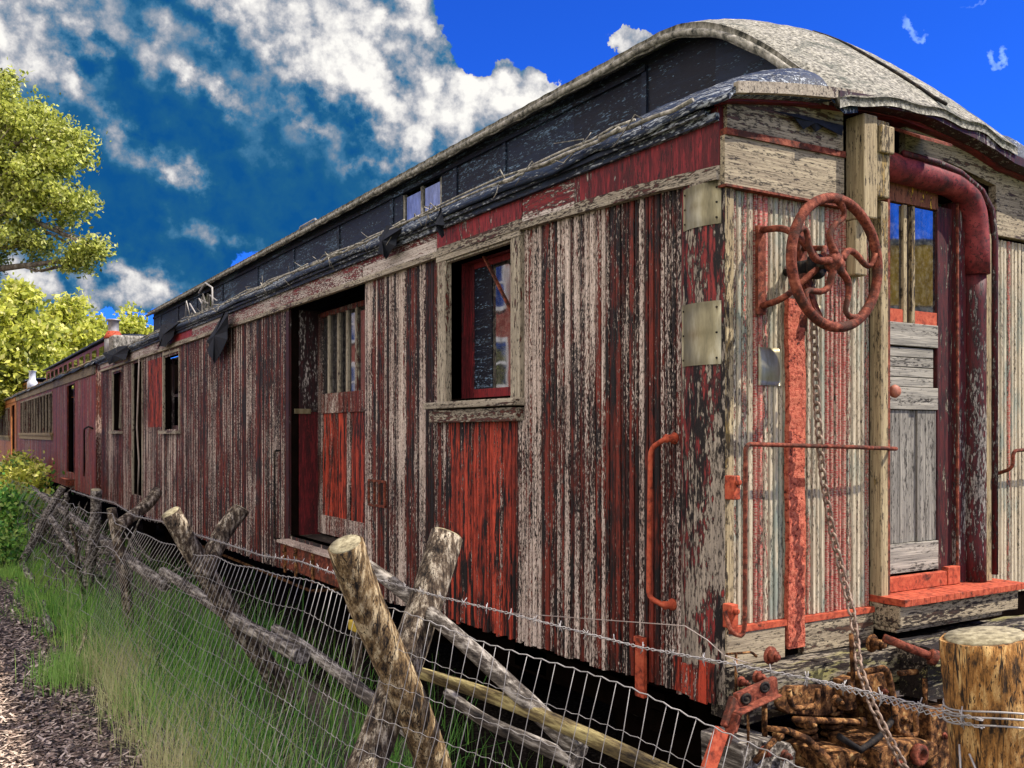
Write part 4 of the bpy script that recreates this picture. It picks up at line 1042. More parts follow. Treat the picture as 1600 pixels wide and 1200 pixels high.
mb = MB()
for x_ in (.35, 2.5): mb.tube([(x_, 1.2, .84), (x_, 3.9, .84), (x_, 6.5, .42), (x_, 12, .42), (x_, 14.6, .84)], .018, 8)
mb.build('truss_rod', 'rust_dark', car)

# ---- following cars ---------------------------------------------------------
def coach(y0, y1, label, mat, doors, wins, lbmat, root_name='passenger_car', zoff=0, cl=None, grp='passenger cars coupled behind the baggage car'):
    c = thing(root_name, label, 'railway car', (1.42, (y0 + y1) / 2, 0), grp)
    siding(y0, y1, doors + wins, mat, .09, .14, c)
    backing(c, y0, y1, doors + wins)
    mb = MB()
    for a in np.arange(y0, y1, 2.0):
        b_ = min(a + 2.0, y1)
        mb.hexa([(x, y, z) for x in (-.03, .02) for y in (a, b_ - .004) for z in (ZLB(y), 3.61)])
    mb.build('letterboard', lbmat, c)
    mb = MB(); mb.box(-.0, WID, y0 - .02, y0 - .001, .84, 3.65); mb.build('end_wall', mat, c)
    for w_ in wins:
        fr = MB(); a, b_, z0, z1 = w_; fr.box(-.02, .03, a - .045, a - .001, z0, z1); fr.box(-.02, .03, b_ + .001, b_ + .045, z0, z1); fr.box(-.022, .03, a - .045, b_ + .045, z1 + .001, z1 + .05)
        o = fr.build('window', 'trim_side', c)
        g = MB(); g.box(.05, .056, a, b_, z0, z1); g.build('pane', 'glass', o) if random.random() < .35 else None
        g = MB(); g.box(.04, .07, a, b_, z0, z0 + .05); g.box(.04, .07, a, b_, (z0 + z1) / 2+.1, (z0 + z1) / 2 + .15); g.build('sash', 'jamb_paint', o)
    if wins:
        runs = [(wins[0][0], wins[-1][1])]
        for a, b_ in runs: mb = MB(); mb.box(-.09, .0, a - .15, b_ + .15, wins[0][2] - .09, wins[0][2] - .002); mb.box(-.05, .0, a - .1, b_ + .1, wins[0][2] - .22, wins[0][2] - .092); mb.build('window_sill', 'end_timber', c)
    deck(c, y0 - .2, y1 + .1, -1, 'roof_felt', False); deck(c, y0 - .2, y1 + .1, 1, 'roof_felt', False)
    mb = MB(); y = y0
    while y < y1 - 1: ln = U(1.5, 3.5); mb.tube([(-.10 + U(-.02, .01), y + ln * i / 3, 3.66 + U(-.02, .03)) for i in range(4)], U(.010, .02), 5); y += ln * .7
    mb.build('eave_batten', 'end_timber', c)
    ca, cb2 = cl
    mb = MB(); mb.box(.70, .76, ca, cb2, 3.85, 4.42); mb.box(2.08, 2.14, ca, cb2, 3.85, 4.42); mb.box(.76, 2.08, ca, ca + .05, 3.85, 4.42)
    cw_ = mb.build('clerestory_wall', 'car_red' if mat == 'car_red' else 'car_orange', c)
    mb = MB()
    for y in np.arange(ca + .4, cb2 - .8, 1.25): mb.box(.685, .699, y, y + .75, 4.06, 4.32)
    build_each(mb, 'pane', 'glass', cw_)
    mb = MB(); mb.grid(lambda x, y: (x, y, top_full(x)), list(np.linspace(.60, 2.24, 11)), [ca - .15, cb2 + .15], thick=(0, 0, -.05)); mb.build('clerestory_roof', 'roof_felt', c)
    for dd in doors:
        mb = MB(); mb.box(-.02, .03, dd[0] - .08, dd[0] - .001, dd[2], dd[3]); mb.box(-.02, .03, dd[1] + .001, dd[1] + .08, dd[2], dd[3]); mb.build('door_frame', mat, c)
        mb = MB(); mb.box(-.2, .0, dd[0], dd[1], .80, .95); mb.build('step', 'rust_red', c)
    mb = MB(); mb.box(.9, 1.9, y0, y1, .6, .9); mb.build('underframe', 'underframe_shade', c)
    return c
wins2 = [(27.5 + k * .93, 28.22 + k * .93, 2.12, 3.28) for k in range(12)]
c2 = coach(19.15, 40.6, 'dull red passenger car behind the baggage car, with a long row of empty windows', 'car_red', [(22.6, 24.0, 1.1, 3.34)], wins2, 'end_plank', cl=(22.3, 36.5))
wins3 = [(44.2 + k * 1.05, 45.0 + k * 1.05, 2.0, 3.2) for k in range(12)]
c3 = coach(40.9, 62.0, 'orange passenger car at the far left end of the train', 'car_orange', [(41.5, 43.2, .95, 3.3)], wins3, 'car_orange', cl=(44.5, 60))
# stove pipe on the second roof
mb = MB(); mb.lathe([(.20, 0), (.20, .42)], (.62, 20.8, 3.93), (0, 0, 1), 18); mb.lathe([(.205, .42), (.13, .56), (.12, .58), (.12, .82), (.16, .83), (.16, .86)], (.62, 20.8, 3.93), (0, 0, 1), 18)
sp = mb.build('stovepipe', 'pipe_metal', c2); tag(sp, 'round grey stovepipe with a red collar')
mb = MB(); mb.lathe([(.212, .40), (.212, .44), (.14, .58), (.135, .56)], (.62, 20.8, 3.93), (0, 0, 1), 18); mb.build('collar', 'rust_bright', sp)
mb = MB(); mb.box(.3, 1.0, 18.9, 19.4, 3.85, 4.25); mb.box(.45, .8, 19.9, 20.2, 3.9, 4.2); build_each(mb, 'roof_vent', 'roof_edge', c2, .05)
mb = MB(); mb.lathe([(.20, 0), (.20, .3), (.13, .4), (.13, .75), (.18, .78)], (.65, 41.4, 3.95), (0, 0, 1), 14); mb.build('roof_vent', 'white_metal', c3)
rod('side_rail', smooth_path([(0, 20.9, 1.1), (-.08, 20.3, 2.2), (-.08, 19.6, 2.25), (0, 19.5, 2.2)], 4, .1), .02, 'iron_black', c2)

# ================================================================= GROUND
t, b = base_mat('earth')
co = objco(t)
n1 = t.noise(co, 3, 8, .7); n2 = t.noise(co, 22, 6, .7)
rp = t.new('ShaderNodeValToRGB'); t.put(rp.inputs[0], t.maprange(t.math('ADD', t.math('MULTIPLY', n1, .4), t.math('MULTIPLY', n2, .6)), .35, .65)); cr = rp.color_ramp
cr.elements[0].color = (.025, .018, .015, 1); cr.elements[1].color = (.20, .16, .13, 1); e_ = cr.elements.new(.5); e_.color = (.08, .06, .045, 1)
t.put(b.inputs['Base Color'], rp.outputs[0]); b.inputs['Roughness'].default_value = .95
bp = t.new('ShaderNodeBump'); bp.inputs['Distance'].default_value = .05; t.put(bp.inputs['Height'], n2); t.l.new(bp.outputs[0], b.inputs['Normal'])
mottled('path_soil', [(.008, .006, .006), (.06, .042, .04), (.26, .20, .19)], 34, stretch=(1, 1, 1), rough=.95, bump=1.0, dist=.04, lo=.35, hi=.65)
mottled('meadow', [(.05, .08, .02), (.12, .16, .04), (.22, .22, .07)], 1.2, rough=.95, bump=1.0, dist=.1)
mb = MB(); mb.add([(-600, -600, -.06), (600, -600, -.06), (600, 600, -.06), (-600, 600, -.06)], [(0, 1, 2, 3)]); tag(mb.build('ground', 'meadow'), kind='structure')
mb = MB(); gx = np.linspace(-2.6, 4, 34); gy = list(np.linspace(-5, 12, 60)) + list(np.linspace(12.5, 62, 60))
mb.grid(lambda x, y: (x, y, -.01 + .035 * math.sin(x * 3.1 + y * .7) * math.sin(y * 1.3) + .02 * math.sin(x * 7 + y * 4)), list(gx), gy); tag(mb.build('ballast_bed', 'earth'), kind='structure')
def edge_x(y): return pw(y, [(-6, -1.95), (3, -1.92), (5, -1.95), (7.5, -2.0), (14, -2.15), (30, -2.2), (70, -2.1)])
mb = MB(); ys = list(np.linspace(-6, 14, 70)) + list(np.linspace(15, 70, 40))
mb.grid(lambda u, y: (lerp(-9, edge_x(y) + .10 * math.sin(y * 3) + .05, u), y, .035 + .012 * math.sin(y * 5 + u * 30)), list(np.linspace(0, 1, 40)), ys); tag(mb.build('path', 'path_soil'), kind='structure')
mottled('bed_shade', [(.002, .002, .002), (.010, .008, .007), (.04, .033, .028)], 40, rough=1, bump=1, dist=.02, spec=.0)  # shade under the train put into a near-black colour
mb = MB(); mb.grid(lambda x, y: (x, y, .045 + .012 * math.sin(x * 9 + y * 5)), list(np.linspace(-.35, 3.3, 16)), list(np.linspace(-1.2, 62, 120))); tag(mb.build('under_train_shade', 'bed_shade'), kind='structure')  # dark sheet added to deepen the shade under the train
# wood chips / bark litter on the path
N = 42000
yy = 2.4 + (rng.random(N) ** 1.8) * 16; xx = -2.1 - rng.random(N) * (1.2 + (yy - 2.4) * .12); xx = np.where(rng.random(N) < .85, xx, xx + .5)
cz = .045 + rng.random(N) * .02
a = rng.random(N) * math.pi; ln = .010 + rng.random(N) ** 2 * .032; wd = .004 + rng.random(N) * .007; tl = rng.normal(0, .25, N)
dx, dy = np.cos(a) * ln, np.sin(a) * ln; ex, ey = -np.sin(a) * wd, np.cos(a) * wd
V = np.zeros((N, 4, 3)); 
for k, (p, q) in enumerate(((-1, -1), (1, -1), (1, 1), (-1, 1))):
    V[:, k, 0] = xx + p * dx + q * ex; V[:, k, 1] = yy + p * dy + q * ey; V[:, k, 2] = cz + p * tl * ln + q * rng.normal(0, .2, N) * wd
tag(fast_mesh('wood_litter', V, 4, rng.random(N), 'chips', loc=(-3, 8, 0)), 'brown bark and wood chip litter covering the path', 'litter', kind='stuff')

# grass blades
def blades(name, pts, hmin, hmax, wid, mat, label, cat, lean=.35, rlo=0, rhi=1, segs=3):
    n = len(pts); pts = np.array(pts); h = rng.uniform(hmin, hmax, n); cl_ = pts[:, 4] if pts.shape[1] > 4 else rng.random(n)
    if pts.shape[1] > 4: h = h * pts[:, 3]
    a = rng.random(n); a = rng.random(n) * 2 * math.pi; l = np.abs(rng.normal(0, lean, n)); fa = rng.random(n) * math.pi
    wx, wy = np.cos(fa) * wid * rng.uniform(.6, 1.3, n), np.sin(fa) * wid * rng.uniform(.6, 1.3, n)
    V = []; r0 = np.clip(rng.uniform(rlo, rhi, n) * .5 + .5 * (rlo + (rhi - rlo) * cl_), 0, 1) ** 1.25
    def ctr(t): return np.stack([pts[:, 0] + np.cos(a) * l * h * t * t, pts[:, 1] + np.sin(a) * l * h * t * t, pts[:, 2] + h * (t - .35 * l * t * t)], 1)
    wv_ = np.stack([wx, wy, np.zeros(n)], 1)
    for s_ in range(segs):
        t0, t1 = s_ / segs, (s_ + 1) / segs; c0, c1 = ctr(t0), ctr(t1); w0, w1 = (1 - t0 * .8), max(.12, 1 - t1 * .85)
        V.append(np.stack([c0 - wv_ * w0, c0 + wv_ * w0, c1 + wv_ * w1, c1 - wv_ * w1], 1))
    V = np.concatenate(V, 0); return tag(fast_mesh(name, V, 4, np.tile(r0, segs), mat, loc=(-2, 6, 0)), label, cat, kind='stuff')
def clumps(nc, per, x0f, x1f, y0, y1, sig, p=1.5):
    out = []
    for _ in range(nc):
        y = y0 + (y1 - y0) * random.random() ** p; x = U(x0f(y), x1f(y))
        hf = U(.35, 1.25); cf = random.random(); sg = sig * U(.5, 1.3)
        for _ in range(int(per * U(.5, 1.5))): out.append((x + random.gauss(0, sg), y + random.gauss(0, sg * 1.3), .0, hf, cf))
    return out
blades('tall_grass', clumps(120, 36, lambda y: edge_x(y) + .10, lambda y: -1.35, 1.0, 9, .10), .18, .66, .0042, 'grass', 'tall green and straw grass growing through the wire mesh fence', 'grass', .45)
blades('inner_grass', clumps(60, 30, lambda y: -1.45, lambda y: -.5, 1.8, 9, .10), .25, .75, .0045, 'grass', 'green weeds and grass behind the wire mesh', 'grass', .45, 0, .75)
blades('verge_grass', clumps(300, 45, lambda y: edge_x(y) - .12, lambda y: -1.5, 6, 26, .15, 1.3), .06, .26, .006, 'weed', 'short bright green grass along the path edge', 'grass', .35, .3, 1)
blades('dry_grass', clumps(120, 36, lambda y: -2.0, lambda y: -1.4, 2.2, 6.5, .09), .15, .5, .0028, 'grass', 'dry straw coloured tufts in the green grass', 'grass', .6, .85, 1)
def single_tuft(p, n, label):
    o = blades('grass_tuft', [(p[0] + random.gauss(0, .12), p[1] + random.gauss(0, .22), .03) for _ in range(n)], .12, .34, .004, 'grass', label, 'grass tuft', .3, .45, .8)
    del o['kind']; return o
single_tuft((-2.16, 5.4), 420, 'lone yellow-green grass tuft standing out on the path')

# weeds / broad leaved bushes
def leaves_at(centres, n, sig, size, aspect=.55):
    k = len(centres); C_ = np.array(centres)[rng.integers(0, k, n)]; P_ = C_ + rng.normal(0, 1, (n, 3)) * np.array(sig)
    d = rng.normal(0, 1, (n, 3)); d /= np.linalg.norm(d, axis=1)[:, None]
    e = np.cross(d, rng.normal(0, 1, (n, 3))); e /= np.linalg.norm(e, axis=1)[:, None]
    s_ = size * rng.uniform(.6, 1.3, (n, 1))
    V = np.stack([P_ - d * s_, P_ + e * s_ * aspect, P_ + d * s_, P_ - e * s_ * aspect], 1); return V
def bush(p, r, h, n, size, label, mat='weed', grp=None):
    o = thing('bush', label, 'bush', p, grp); cs = []
    st = MB()
    for _ in range(26):
        q = Vector((p[0] + random.gauss(0, r * .5), p[1] + random.gauss(0, r * .6), p[2] + U(.15, 1) * h)); cs.append(tuple(q))
        st.tube([(p[0] + U(-.1, .1), p[1] + U(-.1, .1), p[2]), ((p[0] + q.x) / 2, (p[1] + q.y) / 2, q.z * .6), q], [.012, .008, .004], 5)
    st.build('stem', 'bark_pale', o)
    V = leaves_at(cs, n, (r * .22, r * .25, h * .14), size); fast_mesh('foliage', V, 4, rng.random(len(V)), mat, parent=o)
G = 'bushes along the path edge'
bush((-2.25, 13.6, 0), .38, .6, 1800, .04, 'nearest leafy green bush at the left edge of the path', grp=G)
bush((-1.95, 16.5, 0), .5, .95, 2600, .055, 'middle leafy green bush behind the nearest bush by the path', grp=G)
bush((-1.35, 20.5, 0), .6, 1.3, 2600, .06, 'yellow-green bush beside the red passenger car', 'leaf_far', grp=G)
bush((-.75, 29, 0), .5, 1.25, 1600, .07, 'thin upright bush against the orange passenger car', 'leaf_far', grp=G)
bush((-1.0, 25, 0), .7, 1.15, 2000, .06, 'dark green bush below the row of empty windows', grp=G)

# ================================================================= FENCE
fence = thing('wire_fence', 'broken woven wire fence with barbed wire strand on leaning log posts beside the train', 'fence', (-1.6, 4, 0))
def fx(y):      # fence line in plan, turning in towards the big post
    return pw(y, [(-2.4, -.42), (-1.75, -.80), (.3, -1.60), (20, -1.62), (60, -1.3)])
def ftop(y): return pw(y, [(-1.8, .98), (-1.39, 1.12), (-1.22, 1.174), (-.82, 1.264), (-.33, 1.339), (0, 1.375), (.3, 1.40), (1, 1.40), (2, 1.35), (3.6, 1.28), (6, 1.28), (9.2, 1.2), (18, 1.1)]) + .008 * math.sin(y * 7)
def mpt(y, t):   # t=0 top, 1 bottom
    lean = .30 * t
    y2 = y + pw(y, [(-2, .15), (.8, .25), (2.5, .6), (4.5, 1.6), (9, 2.0)]) * t + .008 * math.sin(y * 3 + t * 4)
    z = ftop(y) * (1 - t) + .06 * t
    return Vector((fx(y) - lean * .9 + .008 * math.sin(y * 2.3 + t * 5) + .025 * math.sin(t * 3.1 + y * .8), y2, z + .005 * math.sin(y * 5.1 + t * 9)))
NR = 11
rows = [((i / (NR - 1)) ** .95) for i in range(NR)]
mb = MB()
y = -2.1; k = 0; ysw = []
while y < 5.3: ysw.append(y); y += .054 if y < -.6 else (.062 if y < 1.0 else .084)
for i, r_ in enumerate(rows):
    pts = []
    for j, y in enumerate(ysw):
        p = mpt(y, r_); pts.append(p + Vector((0, 0, .003)))
        if j < len(ysw) - 1:
            q = mpt((y + ysw[j + 1]) / 2, r_); pts.append(q + Vector((0, 0, -.003)))
    mb.tube(pts, .0012 if i else .0024, 4)
for y in ysw:
    j = U(-.012, .012)
    pts = [mpt(y + j * math.sin(r_ * 9 + y * 40), r_) for r_ in rows]
    mb.tube(pts, .00135 if y < .8 else .0019, 4)
mb.build('wire_mesh', 'wire', fence)
# far, looser mesh, sagging
mb = MB()
for r_ in (0, .25, .5, .75, 1):
    mb.tube([mpt(y, r_) + Vector((U(-.05, .05), 0, U(-.05, .05))) for y in np.arange(5.2, 30, .5)], .0032, 4)
for y in np.arange(5.3, 26, .26): mb.tube([mpt(y + U(-.1, .1), r_) + Vector((U(-.04, .04), 0, 0)) for r_ in (0, .25, .5, .75, 1)], .0026, 4)
mb.build('wire_mesh', 'wire', fence)
# barbed strand: two twisted wires with barbs
def barbed(pts, r_=.0020, tw=.05, amp=.0045, barb=.12, name='barbed_wire'):
    mb = MB(); sm = along([Vector(p) for p in pts], .018); a = []; b_ = []
    for i, (p, d) in enumerate(sm):
        u = d.cross(Vector((0, 0, 1))).normalized(); q = u.cross(d); th = i * .018 / tw * 2 * math.pi
        o_ = (u * math.cos(th) + q * math.sin(th)) * amp; a.append(p + o_); b_.append(p - o_)
        if i % int(barb / .018) == 3:
            for s_ in (-1, 1):
                e = (u * U(-1, 1) + q * s_ + d * U(-.5, .5)).normalized() * .022; mb.tube([p - e * .6, p + e], .0016, 4)
    mb.tube(a, r_, 4); mb.tube(b_, r_, 4); return mb.build(name, 'wire', fence)
bw = [(-.86, -1.80, 1.375), (-.94, -1.39, 1.388), (-1.06, -1.09, 1.40), (-1.16, -.82, 1.405), (-1.35, -.33, 1.453), (-1.49, .01, 1.484)]
for y in (.35, .8, 1.3, 1.9, 2.6, 3.4): bw.append((fx(y) + .03, y, pw(y, [(.35, 1.495), (1, 1.47), (1.9, 1.44), (3.4, 1.40)]) + .01 * math.sin(y * 6)))
for y in (4.5, 5.6, 6.7, 8, 9.9): bw.append((fx(y) + .03, y, 1.40 + .03 * math.sin(y * 2) - (.05 if y > 8 else 0)))
barbed(bw)
# second strand off toward the post and the twist of wires there
barbed([(-.86, -1.80, 1.355), (-.90, -1.55, 1.37), (-.97, -1.30, 1.392)], tw=.035, amp=.008)
mb = MB()
for z_, r_ in ((1.385, .120), (1.37, .123), (1.35, .121)):
    mb.tube([(-.735 + math.cos(a) * r_, -1.75 + math.sin(a) * r_, z_ + .012 * math.sin(a * 2)) for a in np.linspace(0, 6.28, 25)[:-1]], .0032, 4, closed=True)
for k in range(4):
    a0 = U(2.6, 4.4); z_ = U(1.2, 1.38); mb.tube([(-.735 + math.cos(a0) * .125 + U(-.02, .02), -1.75 + math.sin(a0) * .125 + U(-.02, .02), z_), (-.735 + math.cos(a0 + .3) * .15, -1.75 + math.sin(a0 + .3) * .14, z_ - U(.05, .12)), (-.735 + math.cos(a0 - .2) * .13, -1.75 + math.sin(a0 - .2) * .13, z_ - U(.12, .25))], .0028, 4)
mb.build('wire_tie', 'wire', fence)
mb = MB(); mb.tube([S(800, 958, -1.56) + Vector((0, 0, 0))] + [S(a, b__, -1.5) for a, b__ in ((1070, 978), (1105, 1000), (1132, 1024))] + [E(1180, 1040, -.9)], .0016, 4)
mb.build('loose_wire', 'wire_rust', fence)

def log_mesh(a, b_, r0, r1, mat, n=12, segs=14, jit=.07, knots=True, bend=.02):
    mb = MB(); a = Vector(a); b_ = Vector(b_); d = (b_ - a); L = d.length; dn = d.normalized(); u = dn.orthogonal().normalized(); q = dn.cross(u)
    ph = U(0, 6); v = []; f = []
    off = [U(-jit, jit) for _ in range(n)]
    for i in range(segs + 1):
        t = i / segs; c = a + d * t + u * bend * math.sin(t * 3 + ph) + q * bend * math.sin(t * 5 + ph)
        for j in range(n):
            th = 2 * math.pi * j / n; r_ = lerp(r0, r1, t) * (1 + off[j] + U(-jit, jit) * .6)
            v.append(c + (u * math.cos(th) + q * math.sin(th)) * r_)
    for i in range(segs):
        for j in range(n): f.append((i * n + j, i * n + (j + 1) % n, (i + 1) * n + (j + 1) % n, (i + 1) * n + j))
    f += [tuple(range(n - 1, -1, -1)), tuple(segs * n + j for j in range(n))]
    mb.add(v, f, None, False); mb.sm[-len(f):-2] = [True] * (len(f) - 2)
    return mb, (a + u * bend * math.sin(ph) + q * bend * math.sin(ph), dn, b_ + u * bend * math.sin(3 + ph) + q * bend * math.sin(5 + ph))
def fence_post(top, foot, r_, label=None, mat='log_bark', endmat='log_end', parent=fence, r2=None):
    m_, (c0, dn, c1) = log_mesh(foot, top, r2 or r_ * 1.05, r_, mat, n=20, segs=22, jit=.055)
    o = m_.build('post', mat, parent)
    e = MB(); e.lathe([(r_ * .93, -.004), (r_ * .90, .006), (r_ * .3, .009)], c1, tuple(dn), 14); e.build('cut_end', endmat, o)
    if label: tag(o, label)
    return o
def ext(a, b_, z):  # extend a->b until height z
    a = Vector(a); b_ = Vector(b_); t = (z - a.z) / (b_.z - a.z); return a + (b_ - a) * t
# crossed pair near
t1 = E(533, 850, .2); m1 = E(605, 1000, .2); t1.x -= .0
f1 = ext(t1, m1, .02); f1.y = .55
fence_post(t1 + Vector((.02, -.03, 0)), ext(t1, Vector(f1), .62), .068, 'leaning golden log post, left one of the nearest crossed pair', 'log_gold', 'log_end')
t2 = E(702, 838, .55); m2 = E(655, 962, .5); f2 = ext(t2, m2, .02)
fence_post(t2, f2, .074, 'leaning pale log post, right one of the nearest crossed pair', 'log_bark')
t3 = E(266, 802, 3.45); m3 = E(318, 884, 3.5); fence_post(t3, ext(t3, m3, .02), .068, None, 'log_bark')
t4 = E(374, 793, 3.55); m4 = E(322, 884, 3.5); fence_post(t4, ext(t4, m4, 1.12), .062, None, 'log_bark')
t5 = S(243, 770, -1.2); m5 = S(202, 812, -1.5); fence_post(t5, ext(t5, m5, 1.22), .055, None, 'log_bark')
t6 = S(150, 765, -1.45); fence_post(t6, t6 + Vector((-.05, .35, -1.40)), .06, None, 'rail_grey')
t7 = S(178, 795, -1.5); fence_post(t7, (t7.x + .1, t7.y - .4, 0), .05, None, 'log_bark')
for yy, lean in ((13.2, .3), (21, .2)): fence_post((fx(yy) + lean, yy, 1.25), (fx(yy) - lean, yy + .2, 0), .055, None, 'rail_grey')
# big post on the right
fence_post((-.735, -1.74, 1.56), (-.56, -1.86, -.05), .108, 'thick golden round post with a flat sawn top at the right', 'post_gold', 'log_end', r2=.135)

# fallen rails and logs
GR = 'fallen fence rails and logs'
def loose(name, a, b_, r0, r1, mat, label, cat='log', grp=GR):
    m_, (c0, dn, c1) = log_mesh(a, b_, r0 * .9, r1 * .9, mat, n=10, segs=16, jit=.03, bend=.03)
    o = m_.build(name, mat, loc=tuple((Vector(a) + Vector(b_)) / 2)); return tag(o, label, cat, grp)
loose('fence_rail', S(560, 880, -1.38), S(905, 1168, -1.18), .034, .042, 'rail_grey', 'grey split rail slanting down to the right from the nearest crossed posts', 'rail')
loose('fence_rail', S(430, 990, -1.25), S(690, 1172, -1.25), .035, .045, 'rail_grey', 'thin pale rail lying behind the mesh left of the crossed posts', 'rail')
loose('fence_rail', S(596, 1022, -1.2), S(1085, 1240, -1.2), .030, .034, 'rail_gold', 'rail with yellow weathered side low behind the mesh on the right', 'rail')
loose('fence_rail', S(700, 1075, -1.05), S(900, 1200, -1.05), .03, .035, 'rail_grey', 'dark rail below the yellow rail behind the mesh', 'rail')
loose('fence_rail', S(48, 765, -1.35), S(262, 912, -1.35), .06, .06, 'rail_grey', 'long pale rail running from the far bushes to the second crossed posts', 'rail')
loose('fence_rail', S(255, 900, -1.3), S(480, 1022, -1.3), .05, .055, 'rail_grey', 'pale rail continuing under the second crossed posts towards the camera', 'rail')
loose('fallen_log', (-1.86, 4.3, .05), (-1.75, 2.75, .04), .055, .045, 'rail_grey', 'grey log on the ground at the foot of the mesh, nearest the camera')
loose('fallen_log', (-1.95, 9.4, .10), (-2.03, 7.4, .05), .045, .05, 'rail_grey', 'weathered log on the grassy path edge, second from the camera')
loose('fallen_log', (-1.85, 13.6, .12), (-1.92, 11.2, .05), .05, .06, 'rail_grey', 'weathered log on the path edge farther off between grass')
loose('dead_branch', (-2.05, 5.3, .08), (-1.82, 6.9, .25), .018, .012, 'bark_pale', 'bent dead branch on the ground by the lone grass tuft', 'branch')
loose('dead_branch', (-1.55, 9.0, .2), (-1.8, 8.2, 1.1), .03, .018, 'log_bark', 'broken branch leaning on the far mesh', 'branch')
loose('dead_branch', (-1.3, 12.3, .1), (-1.5, 11.4, 1.25), .04, .03, 'rail_grey', 'grey stick leaning against the far fence', 'branch')
for k, (a, b_, lb) in enumerate((((-1.5, 15.5, .1), (-1.1, 14.7, 1.0), 'forked grey stick sticking up before the red car'), ((-1.2, 19, .4), (-1.7, 17.6, .9), 'short grey log resting on the heap beside the red car'),
    ((-1.4, 23, .5), (-1.1, 21.5, 1.0), 'stub of grey wood under the red car doorway'), ((-1.6, 12.0, .9), (-1.45, 10.4, .5), 'grey crooked limb caught in the far fence'))):
    loose('dead_branch', a, b_, .05, .04, 'rail_grey', lb, 'branch')
p = S(550, 930, -.25); p2 = S(553, 978, -.25)
o = MB(); o.box(p.x + .021, p.x + .07, p.y - .04, p.y + .05, .0, p.z + .12); stake = o.build('marker_stake', 'log_bark', loc=(p.x, p.y, 0)); tag(stake, 'short dark stake with yellow blocks under the baggage car behind the crossed posts', 'stake')
for q, hh in ((p, .05), (p2, .04)):
    o = MB(); o.box(q.x - .02, q.x + .02, q.y - .08, q.y + .08, q.z - hh, q.z + hh); o.build('block', 'ochre', stake, .012)

# brush heap between fence and far cars
N = 260; mb = MB()
for _ in range(N):
    y = U(8, 30); p = Vector((U(-1.5, -.5), y, U(0, .55))); d = Vector((U(-.4, .4), U(-.8, .8), U(-.1, .5))); mb.tube([p, p + d * .5 + Vector((0, 0, U(-.05, .05))), p + d], [U(.01, .03), .015, .008], 5)
tag(mb.build('brushwood', 'rail_grey', loc=(-1, 18, 0)), 'heap of tangled grey brushwood between the fence and the far cars', 'brushwood', kind='stuff')
blades('under_weeds', [(U(-1.4, 0), U(0, 30) , 0) for _ in range(3500)], .1, .4, .004, 'weed', 'dark weeds between the fence and the train', 'weeds', .4)

# ================================================================= TREES
def tree(label, base, crowns, nleaf, size, mat, trunk_r, trunk_top, grp=None, name='cottonwood_tree', sub=None, csig=.5, limbs=True):
    o = thing(name, label, 'tree', base, grp); base = Vector(base)
    tr = MB(); tt = Vector(trunk_top)
    tr.tube([base, base.lerp(tt, .35) + Vector((U(-.2, .2), U(-.2, .2), 0)), base.lerp(tt, .7) + Vector((U(-.2, .2), 0, 0)), tt], [trunk_r, trunk_r * .8, trunk_r * .6, trunk_r * .4], 10)
    cs = []; tot = sum(c[1][0] * c[1][1] * c[1][2] for c in crowns)
    for c, r3 in crowns:
        c = Vector(c); k = max(5, int((sub or 160) * (r3[0] * r3[1] * r3[2]) / tot)); st = base.lerp(tt, U(.5, 1))
        mid_ = st.lerp(c, .5) + Vector((U(-.3, .3), U(-.3, .3), U(-.2, .3)))
        tr.tube([st, mid_, c], [trunk_r * .4, trunk_r * .25, trunk_r * .12], 7)
        for i in range(k):
            d = Vector((random.gauss(0, 1), random.gauss(0, 1), random.gauss(0, 1))).normalized() * (random.random() ** .38)
            p = c + Vector((d.x * r3[0], d.y * r3[1], d.z * r3[2])); cs.append(tuple(p))
            if i % 2 == 0: tr.tube([mid_.lerp(c, U(.2, 1)), mid_.lerp(p, .6) + Vector((U(-.1, .1), U(-.1, .1), U(-.2, .1))), p], [trunk_r * .10, trunk_r * .06, trunk_r * .02], 4)
    tr.build('trunk', 'bark_pale', o)
    w8 = rng.random(len(cs)); V = leaves_at(cs, nleaf, (csig, csig, csig * .7), size)
    # light and dark clumps
    r_ = np.clip(rng.normal(.5, .28, len(V)), 0, 1)
    fast_mesh('crown', V, 4, r_, mat, parent=o); return o
def at(px, py, D):
    r_ = (px - CX) / F * D; u = (CY - py) / F * D
    return Vector((CAM[0] + cyw * r_ + syw * D, CAM[1] - syw * r_ + cyw * D, CAM[2] + u))
D = 24.0
cr_ = [(at(-80, 250, D), (1.9, 1.9, 2.2)), (at(35, 240, D), (1.3, 1.5, 1.25)), (at(95, 205, D), (.75, 1.0, .75)), (at(30, 175, D), (.7, 1, .6)), (at(75, 300, D), (1.0, 1.2, .75)), (at(20, 330, D), (1.2, 1.4, .9)),
       (at(110, 315, D), (.55, .8, .3)), (at(30, 385, D), (1.1, 1.2, .55)), (at(150, 388, D), (.42, .5, .22)), (at(0, 150, D), (.7, 1, .6)), (at(105, 250, D), (.6, .8, .45)), (at(-150, 400, D), (2, 2, 1.6)), (at(120, 405, D), (.3, .4, .12))]
tb = at(-260, 677, D); tb.z = -.05
tree('big near cottonwood tree, its dense olive-green crown overhanging the top left', tb, cr_, 72000, .062, 'leaf_near', .38, at(-190, 250, D), sub=380, csig=.19, grp='cottonwood trees beyond the train')
D = 52.0
